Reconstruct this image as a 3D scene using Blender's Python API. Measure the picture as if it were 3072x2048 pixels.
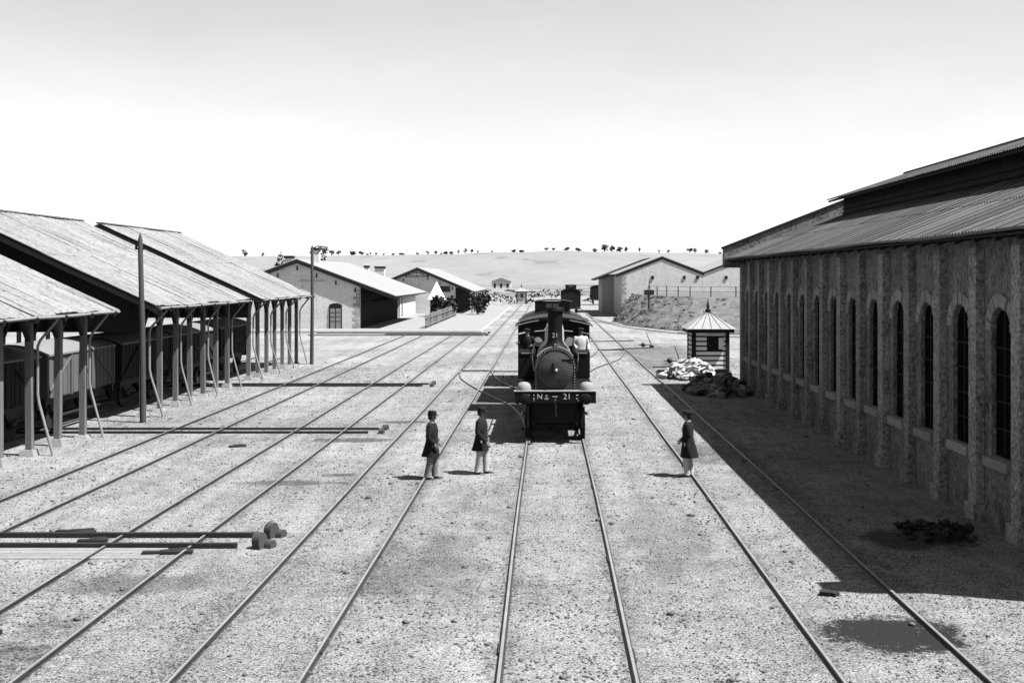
import bpy, math, random
from mathutils import Vector, Matrix, Quaternion
R = math.radians
random.seed(7)
scene = bpy.context.scene
for o in list(bpy.data.objects):
    bpy.data.objects.remove(o)
COL = scene.collection

# ------------------------------------------------------------------ camera, sky, sun, exposure
CAM_Z = 5.1
cam_data = bpy.data.cameras.new("camera")
cam = bpy.data.objects.new("camera", cam_data); COL.objects.link(cam)
cam.location = (0, 0, CAM_Z); cam.rotation_euler = (R(90), 0, 0)
cam_data.sensor_width = 36.0; cam_data.lens = 36.0 * 3300 / 3072
cam_data.shift_x = -104 / 3072; cam_data.shift_y = -192 / 3072
cam_data.clip_start = 0.1; cam_data.clip_end = 8000
scene.camera = cam

LIGHT = Vector((-0.56, 0.18, -1.0)).normalized()          # direction in which sunlight travels
world = bpy.data.worlds.new("World"); scene.world = world; world.use_nodes = True
wn = world.node_tree; wn.nodes.clear()
sky = wn.nodes.new("ShaderNodeTexSky"); sky.sky_type = 'NISHITA'; sky.sun_disc = False
sky.sun_elevation = math.asin(-LIGHT.z); sky.sun_rotation = math.atan2(-LIGHT.x, -LIGHT.y)
sky.altitude = 700; sky.air_density = 0.75; sky.dust_density = 0.0; sky.ozone_density = 1.0
bw = wn.nodes.new("ShaderNodeSeparateColor")               # black and white, as a blue-sensitive plate saw it
bg = wn.nodes.new("ShaderNodeBackground"); bg.inputs["Strength"].default_value = 0.05
wo = wn.nodes.new("ShaderNodeOutputWorld")
wn.links.new(sky.outputs[0], bw.inputs[0]); 
wtc = wn.nodes.new("ShaderNodeTexCoord"); wmp = wn.nodes.new("ShaderNodeMapping"); wmp.inputs["Scale"].default_value = (1, 1, 3.5)
wnz = wn.nodes.new("ShaderNodeTexNoise"); wnz.inputs["Scale"].default_value = 2.2; wnz.inputs["Detail"].default_value = 7; wnz.inputs["Roughness"].default_value = .62
wmr = wn.nodes.new("ShaderNodeMapRange"); wmr.inputs[1].default_value = .3; wmr.inputs[2].default_value = .7; wmr.inputs[3].default_value = .94; wmr.inputs[4].default_value = 1.06
wmu = wn.nodes.new("ShaderNodeMath"); wmu.operation = 'MULTIPLY'                 # thin high cloud, the whole sky over
wn.links.new(wtc.outputs["Generated"], wmp.inputs[0]); wn.links.new(wmp.outputs[0], wnz.inputs["Vector"]); wn.links.new(wnz.outputs["Fac"], wmr.inputs[0])
wn.links.new(wmr.outputs[0], wmu.inputs[0]); wn.links.new(bw.outputs[2], wmu.inputs[1]); wn.links.new(wmu.outputs[0], bg.inputs["Color"])
wn.links.new(bg.outputs[0], wo.inputs["Surface"])

sun_data = bpy.data.lights.new("sun", 'SUN'); sun_data.energy = 5.0; sun_data.angle = R(0.5)
sun_data.color = (1, 1, 1)
sun = bpy.data.objects.new("sun", sun_data); COL.objects.link(sun)
sun.rotation_euler = LIGHT.to_track_quat('-Z', 'Y').to_euler(); sun.location = (40, -15, 70)

scene.view_settings.view_transform = 'Standard'; scene.view_settings.look = 'None'
scene.view_settings.gamma = 1.0; scene.view_settings.use_curve_mapping = False
scene.view_settings.exposure = 1.72
scene.render.engine = 'CYCLES'

# ------------------------------------------------------------------ materials (all greys)
def nd(nt, t, **k):
    n = nt.nodes.new(t)
    for a, v in k.items(): setattr(n, a, v)
    return n
def math_n(nt, op, a, b=None, clamp=False):
    n = nd(nt, "ShaderNodeMath", operation=op); n.use_clamp = clamp
    for i, v in enumerate((a, b)):
        if v is None: continue
        if isinstance(v, (int, float)): n.inputs[i].default_value = v
        else: nt.links.new(v, n.inputs[i])
    return n.outputs[0]
def noise(nt, vec, scale, detail=4, rough=.6):
    n = nd(nt, "ShaderNodeTexNoise"); n.inputs["Scale"].default_value = scale
    n.inputs["Detail"].default_value = detail; n.inputs["Roughness"].default_value = rough
    nt.links.new(vec, n.inputs["Vector"]); return n.outputs["Fac"]
def ramp(nt, v, a, b, lo=0., hi=1.):
    n = nd(nt, "ShaderNodeMapRange"); n.clamp = True
    n.inputs[1].default_value = a; n.inputs[2].default_value = b; n.inputs[3].default_value = lo; n.inputs[4].default_value = hi
    nt.links.new(v, n.inputs[0]); return n.outputs[0]
def mat(name, v, var=.3, scale=6., fine=.25, fscale=60., rough=.85, bump=.25, stretch=(1, 1, 1), rnd=.0, spec=.25, metal=0., spots=0., spot_scale=9.):
    v = v * .385                                                 # greys as a blue-sensitive plate records them
    m = bpy.data.materials.new(name); m.use_nodes = True; nt = m.node_tree
    b = nt.nodes["Principled BSDF"]
    tc = nd(nt, "ShaderNodeTexCoord"); mp = nd(nt, "ShaderNodeMapping"); mp.inputs["Scale"].default_value = stretch
    nt.links.new(tc.outputs["Object"], mp.inputs[0]); vec = mp.outputs[0]
    if rnd:
        oi = nd(nt, "ShaderNodeObjectInfo"); va = nd(nt, "ShaderNodeVectorMath", operation='ADD')
        cx = nd(nt, "ShaderNodeCombineXYZ")
        for i in range(3): nt.links.new(math_n(nt, 'MULTIPLY', oi.outputs["Random"], 37. + 11 * i), cx.inputs[i])
        nt.links.new(vec, va.inputs[0]); nt.links.new(cx.outputs[0], va.inputs[1]); vec = va.outputs[0]
    n1 = noise(nt, vec, scale); n2 = noise(nt, vec, fscale, 3)
    val = math_n(nt, 'ADD', math_n(nt, 'MULTIPLY', math_n(nt, 'SUBTRACT', n1, .5), 2 * var), 1.)
    val = math_n(nt, 'ADD', val, math_n(nt, 'MULTIPLY', math_n(nt, 'SUBTRACT', n2, .5), 2 * fine))
    val = math_n(nt, 'MULTIPLY', val, v)
    if rnd: val = math_n(nt, 'MULTIPLY', val, ramp(nt, oi.outputs["Random"], 0, 1, 1 - rnd, 1 + rnd))
    if spots:
        s = noise(nt, vec, spot_scale, 2, .5)
        val = math_n(nt, 'MULTIPLY', val, ramp(nt, s, .62, .7, 1., 1. - spots))
    val = math_n(nt, 'MAXIMUM', val, v * .2)
    cc = nd(nt, "ShaderNodeCombineColor")
    for i in range(3): nt.links.new(val, cc.inputs[i])
    nt.links.new(cc.outputs[0], b.inputs["Base Color"])
    b.inputs["Roughness"].default_value = rough; b.inputs["Metallic"].default_value = metal
    b.inputs["Specular IOR Level"].default_value = spec
    if bump:
        bp = nd(nt, "ShaderNodeBump"); bp.inputs["Strength"].default_value = bump; bp.inputs["Distance"].default_value = .02
        nt.links.new(math_n(nt, 'ADD', n1, n2), bp.inputs["Height"]); nt.links.new(bp.outputs[0], b.inputs["Normal"])
    return m

M = {}
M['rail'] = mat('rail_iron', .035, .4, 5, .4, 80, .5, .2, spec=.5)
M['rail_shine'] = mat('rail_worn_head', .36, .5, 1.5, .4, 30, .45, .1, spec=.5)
M['beam_dark'] = mat('tarred_timber', .03, .5, 4, .4, 50, .8)
M['shed_roof'] = mat('pale_roof_sheet', .34, .5, 1.0, .9, 13, .9, .6, (.6, 1.3, 1), rnd=.08, spots=.7, spot_scale=6)
M['shed_wood'] = mat('weathered_post_timber', .24, .5, 3, .7, 30, .9, .4, (6, 6, .8))
M['shed_dark'] = mat('dark_boarding', .022, .4, 3, .3, 30, .9, .3, (6, 6, .6))
M['pipe'] = mat('pale_downpipe', .36, .2, 5, .2, 40, .6, .1)
M['stone_base'] = mat('pale_stone_block', .42, .25, 6, .35, 40, .95, .5)
M['pole'] = mat('pole_timber', .09, .5, 3, .5, 30, .9, .4, (6, 6, .5))
M['depot_wall'] = mat('dark_rendered_stone', .27, .8, 1.9, 1.5, 15, .95, 1.2, (1, 1, .55), spots=.5, spot_scale=1.2)
M['pilaster'] = mat('rough_pilaster_stone', .4, .7, 1.3, 1.6, 13, .95, 1.4, rnd=.2)  # lighter than the wall; light caught by the piers put into colour
M['depot_trim'] = mat('dressed_stone', .46, .3, 4, .7, 22, .95, .6, rnd=.15)
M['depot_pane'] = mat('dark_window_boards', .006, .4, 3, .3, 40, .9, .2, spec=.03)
M['zinc'] = mat('corrugated_iron', .125, .9, 1.4, .6, 14, .65, .3, (.5, 5, 1), rnd=.35, spec=.25)
M['depot_dark'] = mat('sooty_timber', .018, .4, 2, .3, 20, .9, .3)
M['house_wall'] = mat('whitewashed_masonry', 1.05, .25, 1.0, .5, 6, .95, .8, spots=.35, spot_scale=3)
M['quoin'] = mat('quoin_stone', .6, .2, 2, .3, 8, .95, .4, rnd=.25)
M['house_roof'] = mat('pale_tile_roof', .42, .2, 1, .25, 8, .95, .4)
M['house_dark'] = mat('dark_joinery', .02, .4, 2, .3, 9, .9, .2)
M['house_soffit'] = mat('soffit_boarding', .05, .5, 2, .5, 9, .9, .2)
M['shutter'] = mat('grey_door_paint', .4, .2, 3, .2, 20, .7, .1)
M['glass_dark'] = mat('dark_glass', .015, .2, 2, .1, 20, .2, 0, spec=.5)
M['white_paint'] = mat('white_paint', 1.3, .12, 3, .12, 30, .7, .1)
M['black_paint'] = mat('black_engine_paint', .009, .5, 4, .5, 40, .6, .15, spec=.12)
M['smokebox'] = mat('sooty_smokebox_plate', .06, .7, 4, .8, 30, .8, .3, spec=.15)
M['door_plate'] = mat('weathered_door_plate', .08, .7, 3, .9, 22, .85, .4, spec=.15)
M['steel'] = mat('bright_steel', .5, .2, 4, .2, 30, .35, .05, spec=.6)
M['brass'] = mat('pale_brass', .6, .2, 4, .15, 30, .35, .05, spec=.6)
M['lettering'] = mat('white_lettering', .78, .1, 20, .15, 80, .7, 0)
M['wagon'] = mat('wagon_boards', .022, .4, 3, .5, 30, .9, .4, (5, 5, .5), rnd=.2)
M['wagon_pale'] = mat('sunlit_wagon_boards', .17, .4, 3, .5, 30, .9, .4, (5, 5, .5))  # paler copy of the wagon boards; sunlight in the gap put into colour
M['wagon_roof'] = mat('wagon_canvas_roof', .3, .2, 2, .3, 20, .9, .2)
M['iron_dark'] = mat('dark_ironwork', .03, .4, 5, .4, 40, .6, .2)
M['cloth_dark'] = mat('dark_wool', .009, .3, 8, .3, 70, .95, .3)
M['cloth_light'] = mat('pale_trousers', .62, .2, 9, .3, 70, .95, .3)
M['cloth_grey'] = mat('grey_trousers', .26, .4, 9, .4, 70, .95, .3)
M['cloth_white'] = mat('white_shirt', .7, .12, 8, .15, 70, .95, .3)
M['skin'] = mat('skin', .32, .12, 10, .1, 60, .6, .1)
M['hair'] = mat('dark_hair', .02, .3, 10, .3, 80, .8, .2)
M['leather'] = mat('black_boots', .03, .4, 10, .3, 60, .5, .2)
M['sunlit_rubble'] = mat('sunlit_broken_stone', .75, .3, 3, .5, 14, .95, .9, rnd=.3)  # paler copy of the rubble, sunlight put into the stone colour
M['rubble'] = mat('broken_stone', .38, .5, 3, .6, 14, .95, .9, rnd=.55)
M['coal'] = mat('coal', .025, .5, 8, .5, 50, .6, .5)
M['bank'] = mat('earth_bank', .2, .5, .55, .7, 2.2, .95, .6, (1, 1, 2.5), spots=.5, spot_scale=1.1)
M['leaf'] = mat('dark_foliage', .035, .4, 2, .3, 10, .9, 0, rnd=.3)
M['trunk'] = mat('tree_bark', .06, .4, 4, .4, 20, .95, .4)
M['hill'] = mat('dry_hillside', .34, .3, .009, .2, .06, .98, 0, (1, .35, 1), spots=.3, spot_scale=.03)
M['picket'] = mat('grey_paling', .3, .3, 4, .3, 20, .95, .2, rnd=.4)
M['clod'] = mat('dark_scrap', .07, .4, 8, .4, 40, .95, .4)

def ground_material():
    m = bpy.data.materials.new('gravel_ground'); m.use_nodes = True; nt = m.node_tree; b = nt.nodes["Principled BSDF"]
    g = nd(nt, "ShaderNodeNewGeometry"); P = g.outputs["Position"]
    sx = nd(nt, "ShaderNodeSeparateXYZ"); nt.links.new(P, sx.inputs[0]); X, Y = sx.outputs[0], sx.outputs[1]
    big = noise(nt, P, .12, 4); med = noise(nt, P, 1.3, 5, .65); fin = noise(nt, P, 26, 4, .7); vf = noise(nt, P, 75, 2)
    mp = nd(nt, "ShaderNodeMapping"); mp.inputs["Scale"].default_value = (.7, .16, 1); nt.links.new(P, mp.inputs[0])
    streak = noise(nt, mp.outputs[0], 3., 4)
    m8 = noise(nt, P, 7., 4, .7)
    v = math_n(nt, 'ADD', ramp(nt, big, .35, .65, -.1, .07), ramp(nt, med, .33, .67, -.08, .08)); v = math_n(nt, 'ADD', v, ramp(nt, m8, .36, .64, -.085, .085))
    v = math_n(nt, 'ADD', v, ramp(nt, fin, .4, .6, -.23, .23)); v = math_n(nt, 'ADD', v, ramp(nt, vf, .35, .65, -.12, .12))
    v = math_n(nt, 'ADD', v, ramp(nt, streak, .3, .7, -.05, .05))
    v = math_n(nt, 'ADD', v, .43)
    mp2 = nd(nt, "ShaderNodeMapping"); mp2.inputs["Scale"].default_value = (1.3, .05, 1); nt.links.new(P, mp2.inputs[0])
    v = math_n(nt, 'ADD', v, ramp(nt, noise(nt, mp2.outputs[0], 1., 5, .6),   .3, .7, -.07, .05))
    dm = None
    for rx in (-12.42, -10.84, -8.31, -6.69, -4.72, -3.08, -.616, 1.145, 3.73, 5.57):
        d = math_n(nt, 'ABSOLUTE', math_n(nt, 'SUBTRACT', X, rx)); dm = d if dm is None else math_n(nt, 'MINIMUM', dm, d)
    dm = math_n(nt, 'ADD', dm, math_n(nt, 'MULTIPLY', math_n(nt, 'SUBTRACT', noise(nt, P, 3.5, 5, .7), .5), 1.1))
    v = math_n(nt, 'MULTIPLY', v, ramp(nt, dm, -.05, .3, .68, 1.))
    pits = ramp(nt, noise(nt, P, 9, 3, .55), .66, .72, 1, .3); v = math_n(nt, 'MULTIPLY', v, pits)
    def ell(cx, cy, rx, ry, edge, inner):                       # a ragged dark patch: stains, and painted corner falloff
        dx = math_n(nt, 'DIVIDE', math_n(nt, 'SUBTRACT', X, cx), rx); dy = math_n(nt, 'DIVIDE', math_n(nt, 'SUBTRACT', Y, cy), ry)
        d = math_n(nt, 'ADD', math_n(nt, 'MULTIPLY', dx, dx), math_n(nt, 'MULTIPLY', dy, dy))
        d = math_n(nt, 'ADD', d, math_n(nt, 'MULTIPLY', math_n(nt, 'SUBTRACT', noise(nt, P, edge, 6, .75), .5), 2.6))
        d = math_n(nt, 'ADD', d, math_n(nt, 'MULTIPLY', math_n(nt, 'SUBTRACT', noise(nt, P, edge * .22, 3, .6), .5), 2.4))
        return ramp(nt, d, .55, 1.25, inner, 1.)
    for a in ((4.97, 15.75, 1.0, .85, 12, -.3), (8.0, 71, 3.2, 14, 2, .55), (-6.0, 34.5, 1.3, .5, 6, .35), (-6.4, 27.3, 1.3, .35, 6, .45),
              (7.2, 21.4, 1.0, .9, 6, .3), (-5.3, 28.4, .5, .3, 6, .4), (4.4, 32, .8, 2.2, 4, .6), (-5.0, 38.8, .8, .35, 6, .4),
              (-11.6, 15.0, 4.2, 2.6, 3, .3), (-14.4, 19.5, 3.2, 3.2, 3, .45), (-2.2, 19.5, 1.1, 2.4, 3, .7), (2.4, 22, .9, 3.5, 3, .72), (-6.9, 18.3, 1.5, .6, 5, .6)):  # first two here paint corner falloff into the left foreground colour
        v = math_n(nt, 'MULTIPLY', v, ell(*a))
    far = math_n(nt, 'MULTIPLY', ramp(nt, Y, 200, 330), ramp(nt, noise(nt, P, .02, 5, .7), .42, .6))
    v = math_n(nt, 'MULTIPLY', v, ramp(nt, far, 0, 1, 1., .45))
    v = math_n(nt, 'MULTIPLY', math_n(nt, 'MAXIMUM', v, .04), .385)
    cc = nd(nt, "ShaderNodeCombineColor")
    for i in range(3): nt.links.new(v, cc.inputs[i])
    nt.links.new(cc.outputs[0], b.inputs["Base Color"]); b.inputs["Roughness"].default_value = .95; b.inputs["Specular IOR Level"].default_value = .1
    bp = nd(nt, "ShaderNodeBump"); bp.inputs["Strength"].default_value = .8; bp.inputs["Distance"].default_value = .035
    nt.links.new(math_n(nt, 'ADD', math_n(nt, 'ADD', fin, vf), math_n(nt, 'MULTIPLY', med, 1.5)), bp.inputs["Height"]); nt.links.new(bp.outputs[0], b.inputs["Normal"])
    return m
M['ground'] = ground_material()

# ------------------------------------------------------------------ mesh helpers
class MB:
    def __init__(s): s.v = []; s.f = []
    def add(s, vs, fs):
        n = len(s.v); s.v += [tuple(p) for p in vs]; s.f += [tuple(i + n for i in f) for f in fs]; return s
    def box(s, x0, x1, y0, y1, z0, z1):
        return s.add([(x0,y0,z0),(x1,y0,z0),(x1,y1,z0),(x0,y1,z0),(x0,y0,z1),(x1,y0,z1),(x1,y1,z1),(x0,y1,z1)],
                     [(0,3,2,1),(4,5,6,7),(0,1,5,4),(1,2,6,5),(2,3,7,6),(3,0,4,7)])
    def bar(s, p0, p1, w, h, up=(0,0,1)):                        # box beam between two points
        p0 = Vector(p0); p1 = Vector(p1); d = (p1 - p0).normalized(); up = Vector(up)
        if abs(d.dot(up)) > .98: up = Vector((0,1,0))
        a = d.cross(up).normalized(); b = a.cross(d).normalized(); vs = []
        for p in (p0, p1):
            for i, j in ((-1,-1),(1,-1),(1,1),(-1,1)): vs.append(p + a * (i * w / 2) + b * (j * h / 2))
        return s.add(vs, [(0,1,2,3),(7,6,5,4),(0,4,5,1),(1,5,6,2),(2,6,7,3),(3,7,4,0)])
    def tube(s, pts, r, n=8, caps=True):
        pts = [Vector(p) for p in pts]; rs = r if isinstance(r, (list, tuple)) else [r] * len(pts); base = len(s.v); prev = None
        for i, p in enumerate(pts):
            d = (pts[min(i+1, len(pts)-1)] - pts[max(i-1, 0)]).normalized()
            if prev is None: a = d.cross(Vector((0,0,1)) if abs(d.z) < .9 else Vector((0,1,0))).normalized()
            else: a = (prev - d * prev.dot(d)).normalized()
            prev = a; b = d.cross(a)
            for k in range(n):
                t = 2 * math.pi * k / n; s.v.append(tuple(p + (a * math.cos(t) + b * math.sin(t)) * rs[i]))
        for i in range(len(pts) - 1):
            for k in range(n):
                q = base + i * n; s.f.append((q + k, q + (k+1) % n, q + n + (k+1) % n, q + n + k))
        if caps:
            s.f.append(tuple(base + k for k in reversed(range(n)))); q = base + (len(pts)-1) * n; s.f.append(tuple(q + k for k in range(n)))
        return s
    def prism(s, poly, y0, y1):                                  # polygon in x,z drawn out along y
        n = len(poly); vs = [(x, y0, z) for x, z in poly] + [(x, y1, z) for x, z in poly]
        return s.add(vs, [tuple(range(n)), tuple(reversed(range(n, 2*n)))] + [(i, i+n, (i+1) % n + n, (i+1) % n) for i in range(n)])
    def slab(s, a, b, c, d, t):                                  # quad given thickness t downwards
        q = [Vector(p) for p in (a, b, c, d)]; n = (q[1]-q[0]).cross(q[3]-q[0]).normalized()
        if n.z < 0: n = -n
        return s.add(q + [p - n * t for p in q], [(0,1,2,3),(7,6,5,4),(0,4,5,1),(1,5,6,2),(2,6,7,3),(3,7,4,0)])
    def lathe(s, prof, c, n=20, axis='z'):
        base = len(s.v); c = Vector(c)
        for r, h in prof:
            for k in range(n):
                t = 2 * math.pi * k / n; p = (r * math.cos(t), r * math.sin(t), h)
                if axis == 'y': p = (p[0], h, p[1])
                if axis == 'x': p = (h, p[0], p[1])
                s.v.append(tuple(c + Vector(p)))
        for i in range(len(prof) - 1):
            for k in range(n):
                q = base + i * n; s.f.append((q + k, q + (k+1) % n, q + n + (k+1) % n, q + n + k))
        s.f.append(tuple(base + k for k in range(n))); q = base + (len(prof)-1) * n; s.f.append(tuple(q + k for k in range(n)))
        return s
    def loft(s, rings, caps=True):
        n = len(rings[0]); base = len(s.v)
        for r in rings: s.v += [tuple(p) for p in r]
        for i in range(len(rings) - 1):
            for k in range(n):
                q = base + i * n; s.f.append((q + k, q + (k+1) % n, q + n + (k+1) % n, q + n + k))
        if caps:
            s.f.append(tuple(base + k for k in reversed(range(n)))); q = base + (len(rings)-1) * n; s.f.append(tuple(q + k for k in range(n)))
        return s
    def data(s, name, m, off=(0,0,0), smooth=False):
        me = bpy.data.meshes.new(name); ox, oy, oz = off
        me.from_pydata([(x-ox, y-oy, z-oz) for x, y, z in s.v], [], s.f); me.materials.append(m)
        import bmesh
        bm = bmesh.new(); bm.from_mesh(me); bmesh.ops.recalc_face_normals(bm, faces=bm.faces); bm.to_mesh(me); bm.free()
        if smooth:
            me.polygons.foreach_set('use_smooth', [True] * len(me.polygons)); me.set_sharp_from_angle(angle=R(40))
        me.update(); return me
    def build(s, name, m, parent=None, smooth=False, bevel=0):
        off = (0,0,0); q = parent
        while q is not None:
            if q.get('world'): off = tuple(q.location)
            q = q.parent
        o = bpy.data.objects.new(name, s.data(name, m, off, smooth)); COL.objects.link(o)
        if parent: o.parent = parent
        if bevel:
            b = o.modifiers.new('bevel', 'BEVEL'); b.width = bevel; b.segments = 2; b.limit_method = 'ANGLE'
        return o
def build_split(b, name, m, parent):                             # every separate piece becomes a part of its own
    up = list(range(len(b.v)))
    def find(i):
        while up[i] != i: up[i] = up[up[i]]; i = up[i]
        return i
    for f in b.f:
        for i in f[1:]: up[find(i)] = find(f[0])
    comp = {}
    for f in b.f: comp.setdefault(find(f[0]), []).append(f)
    for fs in comp.values():
        ids = sorted({i for f in fs for i in f}); mp = {i: k for k, i in enumerate(ids)}
        q = MB(); q.v = [b.v[i] for i in ids]; q.f = [tuple(mp[i] for i in f) for f in fs]; q.build(name, m, parent)
def tag(o, label=None, cat=None, group=None, kind=None):
    for k, v in (('label', label), ('category', cat), ('group', group), ('kind', kind)):
        if v: o[k] = v
    return o
def thing(name, label, cat, loc=(0,0,0), rz=0, group=None, world=True):
    o = bpy.data.objects.new(name, None); COL.objects.link(o); o.empty_display_size = .2
    o.location = loc; o.rotation_euler = (0, 0, rz)
    if world: o['world'] = 1                                    # parts are written in scene coordinates
    return tag(o, label, cat, group)
def piece(name, me, loc, parent, rot=(0,0,0), scale=(1,1,1)):
    o = bpy.data.objects.new(name, me); COL.objects.link(o); o.parent = parent
    off = Vector(parent.location) if parent.get('world') else Vector((0,0,0))
    o.location = Vector(loc) - off; o.rotation_euler = rot; o.scale = scale; return o
def copy_tree(o, parent=None):
    c = o.copy(); COL.objects.link(c); c.parent = parent
    for ch in list(o.children): copy_tree(ch, c)
    return c
def text_mesh(txt, size, m, depth=.004):
    cu = bpy.data.curves.new('t', 'FONT'); cu.body = txt; cu.size = size; cu.align_x = 'CENTER'; cu.align_y = 'CENTER'; cu.extrude = depth
    to = bpy.data.objects.new('t', cu); COL.objects.link(to)
    dg = bpy.context.evaluated_depsgraph_get(); dg.update()
    me = bpy.data.meshes.new_from_object(to.evaluated_get(dg)); bpy.data.objects.remove(to); me.materials.clear(); me.materials.append(m); return me
def px(x, y, z=0.):                                             # photo pixel (3072 wide) to a point on the level z
    d = 3300 * (CAM_Z - z) / (y - 832); return ((x - 1640) * d / 3300, d)

# ------------------------------------------------------------------ ground and hills
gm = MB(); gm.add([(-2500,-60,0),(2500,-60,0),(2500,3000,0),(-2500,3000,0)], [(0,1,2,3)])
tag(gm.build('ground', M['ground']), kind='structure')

def smooth(t): t = max(0, min(1, t)); return t * t * (3 - 2 * t)
def ridge_z(x):                                                 # skyline height of the far ridge at Y=1500
    s = 1640 + x * 3300 / 1500
    pts = [(-3000, 55), (0, 60), (700, 62), (1300, 66), (1500, 73), (1680, 79), (1800, 76), (2000, 72), (2300, 66), (3200, 60), (6000, 50)]
    for (a, p), (b, q) in zip(pts, pts[1:]):
        if a <= s <= b: k = p + (q - p) * smooth((s - a) / (b - a)); break
    else: k = 50
    return CAM_Z + (k + 1.2 * math.sin(s * .031) + .8 * math.sin(s * .083 + 1)) * 1500 / 3300
hm = MB(); nx, ny = 160, 24
for j in range(ny + 1):
    y = 700 + j * 60
    for i in range(nx + 1):
        x = -2400 + 4800 * i / nx
        t = smooth((y - 700) / 800) if y <= 1500 else 1 - .3 * smooth((y - 1500) / 640)
        hm.v.append((x, y, -1.0 + (ridge_z(x * 1500 / max(y, 1200)) + 1) * t))
for j in range(ny):
    for i in range(nx):
        q = j * (nx + 1) + i; hm.f.append((q, q + 1, q + nx + 2, q + nx + 1))
tag(hm.build('hills', M['hill'], smooth=True), kind='structure')

# ------------------------------------------------------------------ railway tracks
def rail_on(path, parent, h=.062, name='rail'):
    prof = [(-.05, -.02), (.05, -.02), (.05, .006), (.013, .018), (.013, h - .042), (.03, h - .028), (.03, h - .008), (.02, h), (-.02, h), (-.03, h - .008), (-.03, h - .028), (-.013, h - .042), (-.013, .018), (-.05, .006)]
    b = MB(); rings = []
    P = [Vector((p[0], p[1], 0)) for p in path]
    for i, p in enumerate(P):
        d = (P[min(i+1, len(P)-1)] - P[max(i-1, 0)]).normalized(); n = Vector((d.y, -d.x, 0))
        rings.append([p + n * a + Vector((0, 0, c)) for a, c in prof])
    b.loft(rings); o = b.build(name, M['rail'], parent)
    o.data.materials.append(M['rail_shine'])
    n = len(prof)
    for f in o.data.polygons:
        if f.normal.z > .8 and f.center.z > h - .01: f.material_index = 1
    return o
fish_me = MB().box(-.045, .045, -.24, .24, .006, .042).data('fishplate', M['rail'])
def line(x0, y0, y1, n=40, wob=.012, x1=None):
    x1 = x0 if x1 is None else x1; ph = random.random() * 6
    return [(x0 + (x1 - x0) * i / n + wob * math.sin(ph + i * .9) , y0 + (y1 - y0) * i / n) for i in range(n + 1)]
TR = [(-12.42, -10.84, 8, 97, 'outermost railway track on the left, running close beside the timber sheds'),
      (-8.31, -6.69, 6, 97, 'second railway track from the left sheds, crossing all the cross tracks'),
      (-4.72, -3.08, 4, 300, 'railway track just left of the locomotive, two men stand at its right rail'),
      (-.616, 1.145, 4, 300, 'railway track carrying the steam locomotive up the middle of the yard'),
      (3.73, 5.57, 4, 300, 'right hand railway track, partly in the shadow of the long arcaded shed')]
for xa, xb, y0, y1, lb in TR:
    t = thing('railway_track', lb, 'railway track', ((xa + xb) / 2, y0, 0), group='straight tracks of the yard')
    n = int((y1 - y0) / 3)
    rail_on(line(xa, y0, y1, n), t); rail_on(line(xb, y0, y1, n), t)
    for k in range(9):
        for x_ in (xa, xb):
            piece('fishplate', fish_me, (x_, 13 + random.uniform(0, 3) + k * 5.5, 0), t)
def spline(pts, n=8):
    P = [Vector((*p, 0)) for p in pts]; P = [P[0] * 2 - P[1]] + P + [P[-1] * 2 - P[-2]]; out = []
    for i in range(1, len(P) - 2):
        for k in range(n):
            t = k / n; a, b, c, d = P[i-1], P[i], P[i+1], P[i+2]
            out.append(.5 * ((2*b) + (c-a)*t + (2*a-5*b+4*c-d)*t*t + (3*b-a-3*c+d)*t**3))
    out.append(P[-2]); return [(p.x, p.y) for p in out]
t = thing('turnout_track', 'curved crossover rails swinging from the left track under the locomotive', 'railway track', (-2.5, 55, 0))
rail_on(spline([px(1380,1113), px(1381,1132), px(1396,1147), px(1430,1168), px(1482,1195), px(1522,1214), px(1549,1234), px(1566,1255), px(1577,1276), (-.55, 36.2), (-.53, 33.5)]), t, .06)
rail_on(spline([px(1473,1110), px(1480,1126), px(1497,1143), px(1522,1156), px(1547,1167), (-.3, 47), (.55, 43), (1.0, 39), (1.08, 35)]), t, .06)
b = MB(); b.bar((-4.6, 59.6, .05), (-3.0, 59.6, .05), .1, .06); b.bar((-3, 59.2, .05), (-.7, 59.2, .05), .06, .05); build_split(b, 'switch_bar', M['iron_dark'], t)
t = thing('turnout_track', 'short curved crossover rails between the middle and right tracks behind the locomotive', 'railway track', (3, 64, 0))
rail_on(spline([(.98, 47), (1.6, 54), px(1782,1108), px(1830,1090), px(1862,1075), (5.5, 77)]), t, .06)
rail_on(spline([(-.7, 54), (.6, 61), (1.9, 66.5), (3.0, 71.5), (3.65, 78)]), t, .06)
b = MB(); b.bar((3.6, 77, .05), (5.5, 76.5, .05), .14, .05); build_split(b, 'switch_bar', M['iron_dark'], t)
t = thing('siding_track', 'siding track curving off to the right along the foot of the earth bank', 'railway track', (9, 115, 0))
rail_on(spline([(5.45, 150), px(1790,959), px(1850,972), px(1950,984), px(2057,994), px(2200,1003), (30, 92)]), t)
rail_on(spline([(3.75, 152), (4.1, 130), px(1800,966), px(1870,981), px(1960,993), px(2057,1003), px(2200,1012), (30, 88)]), t)

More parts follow.
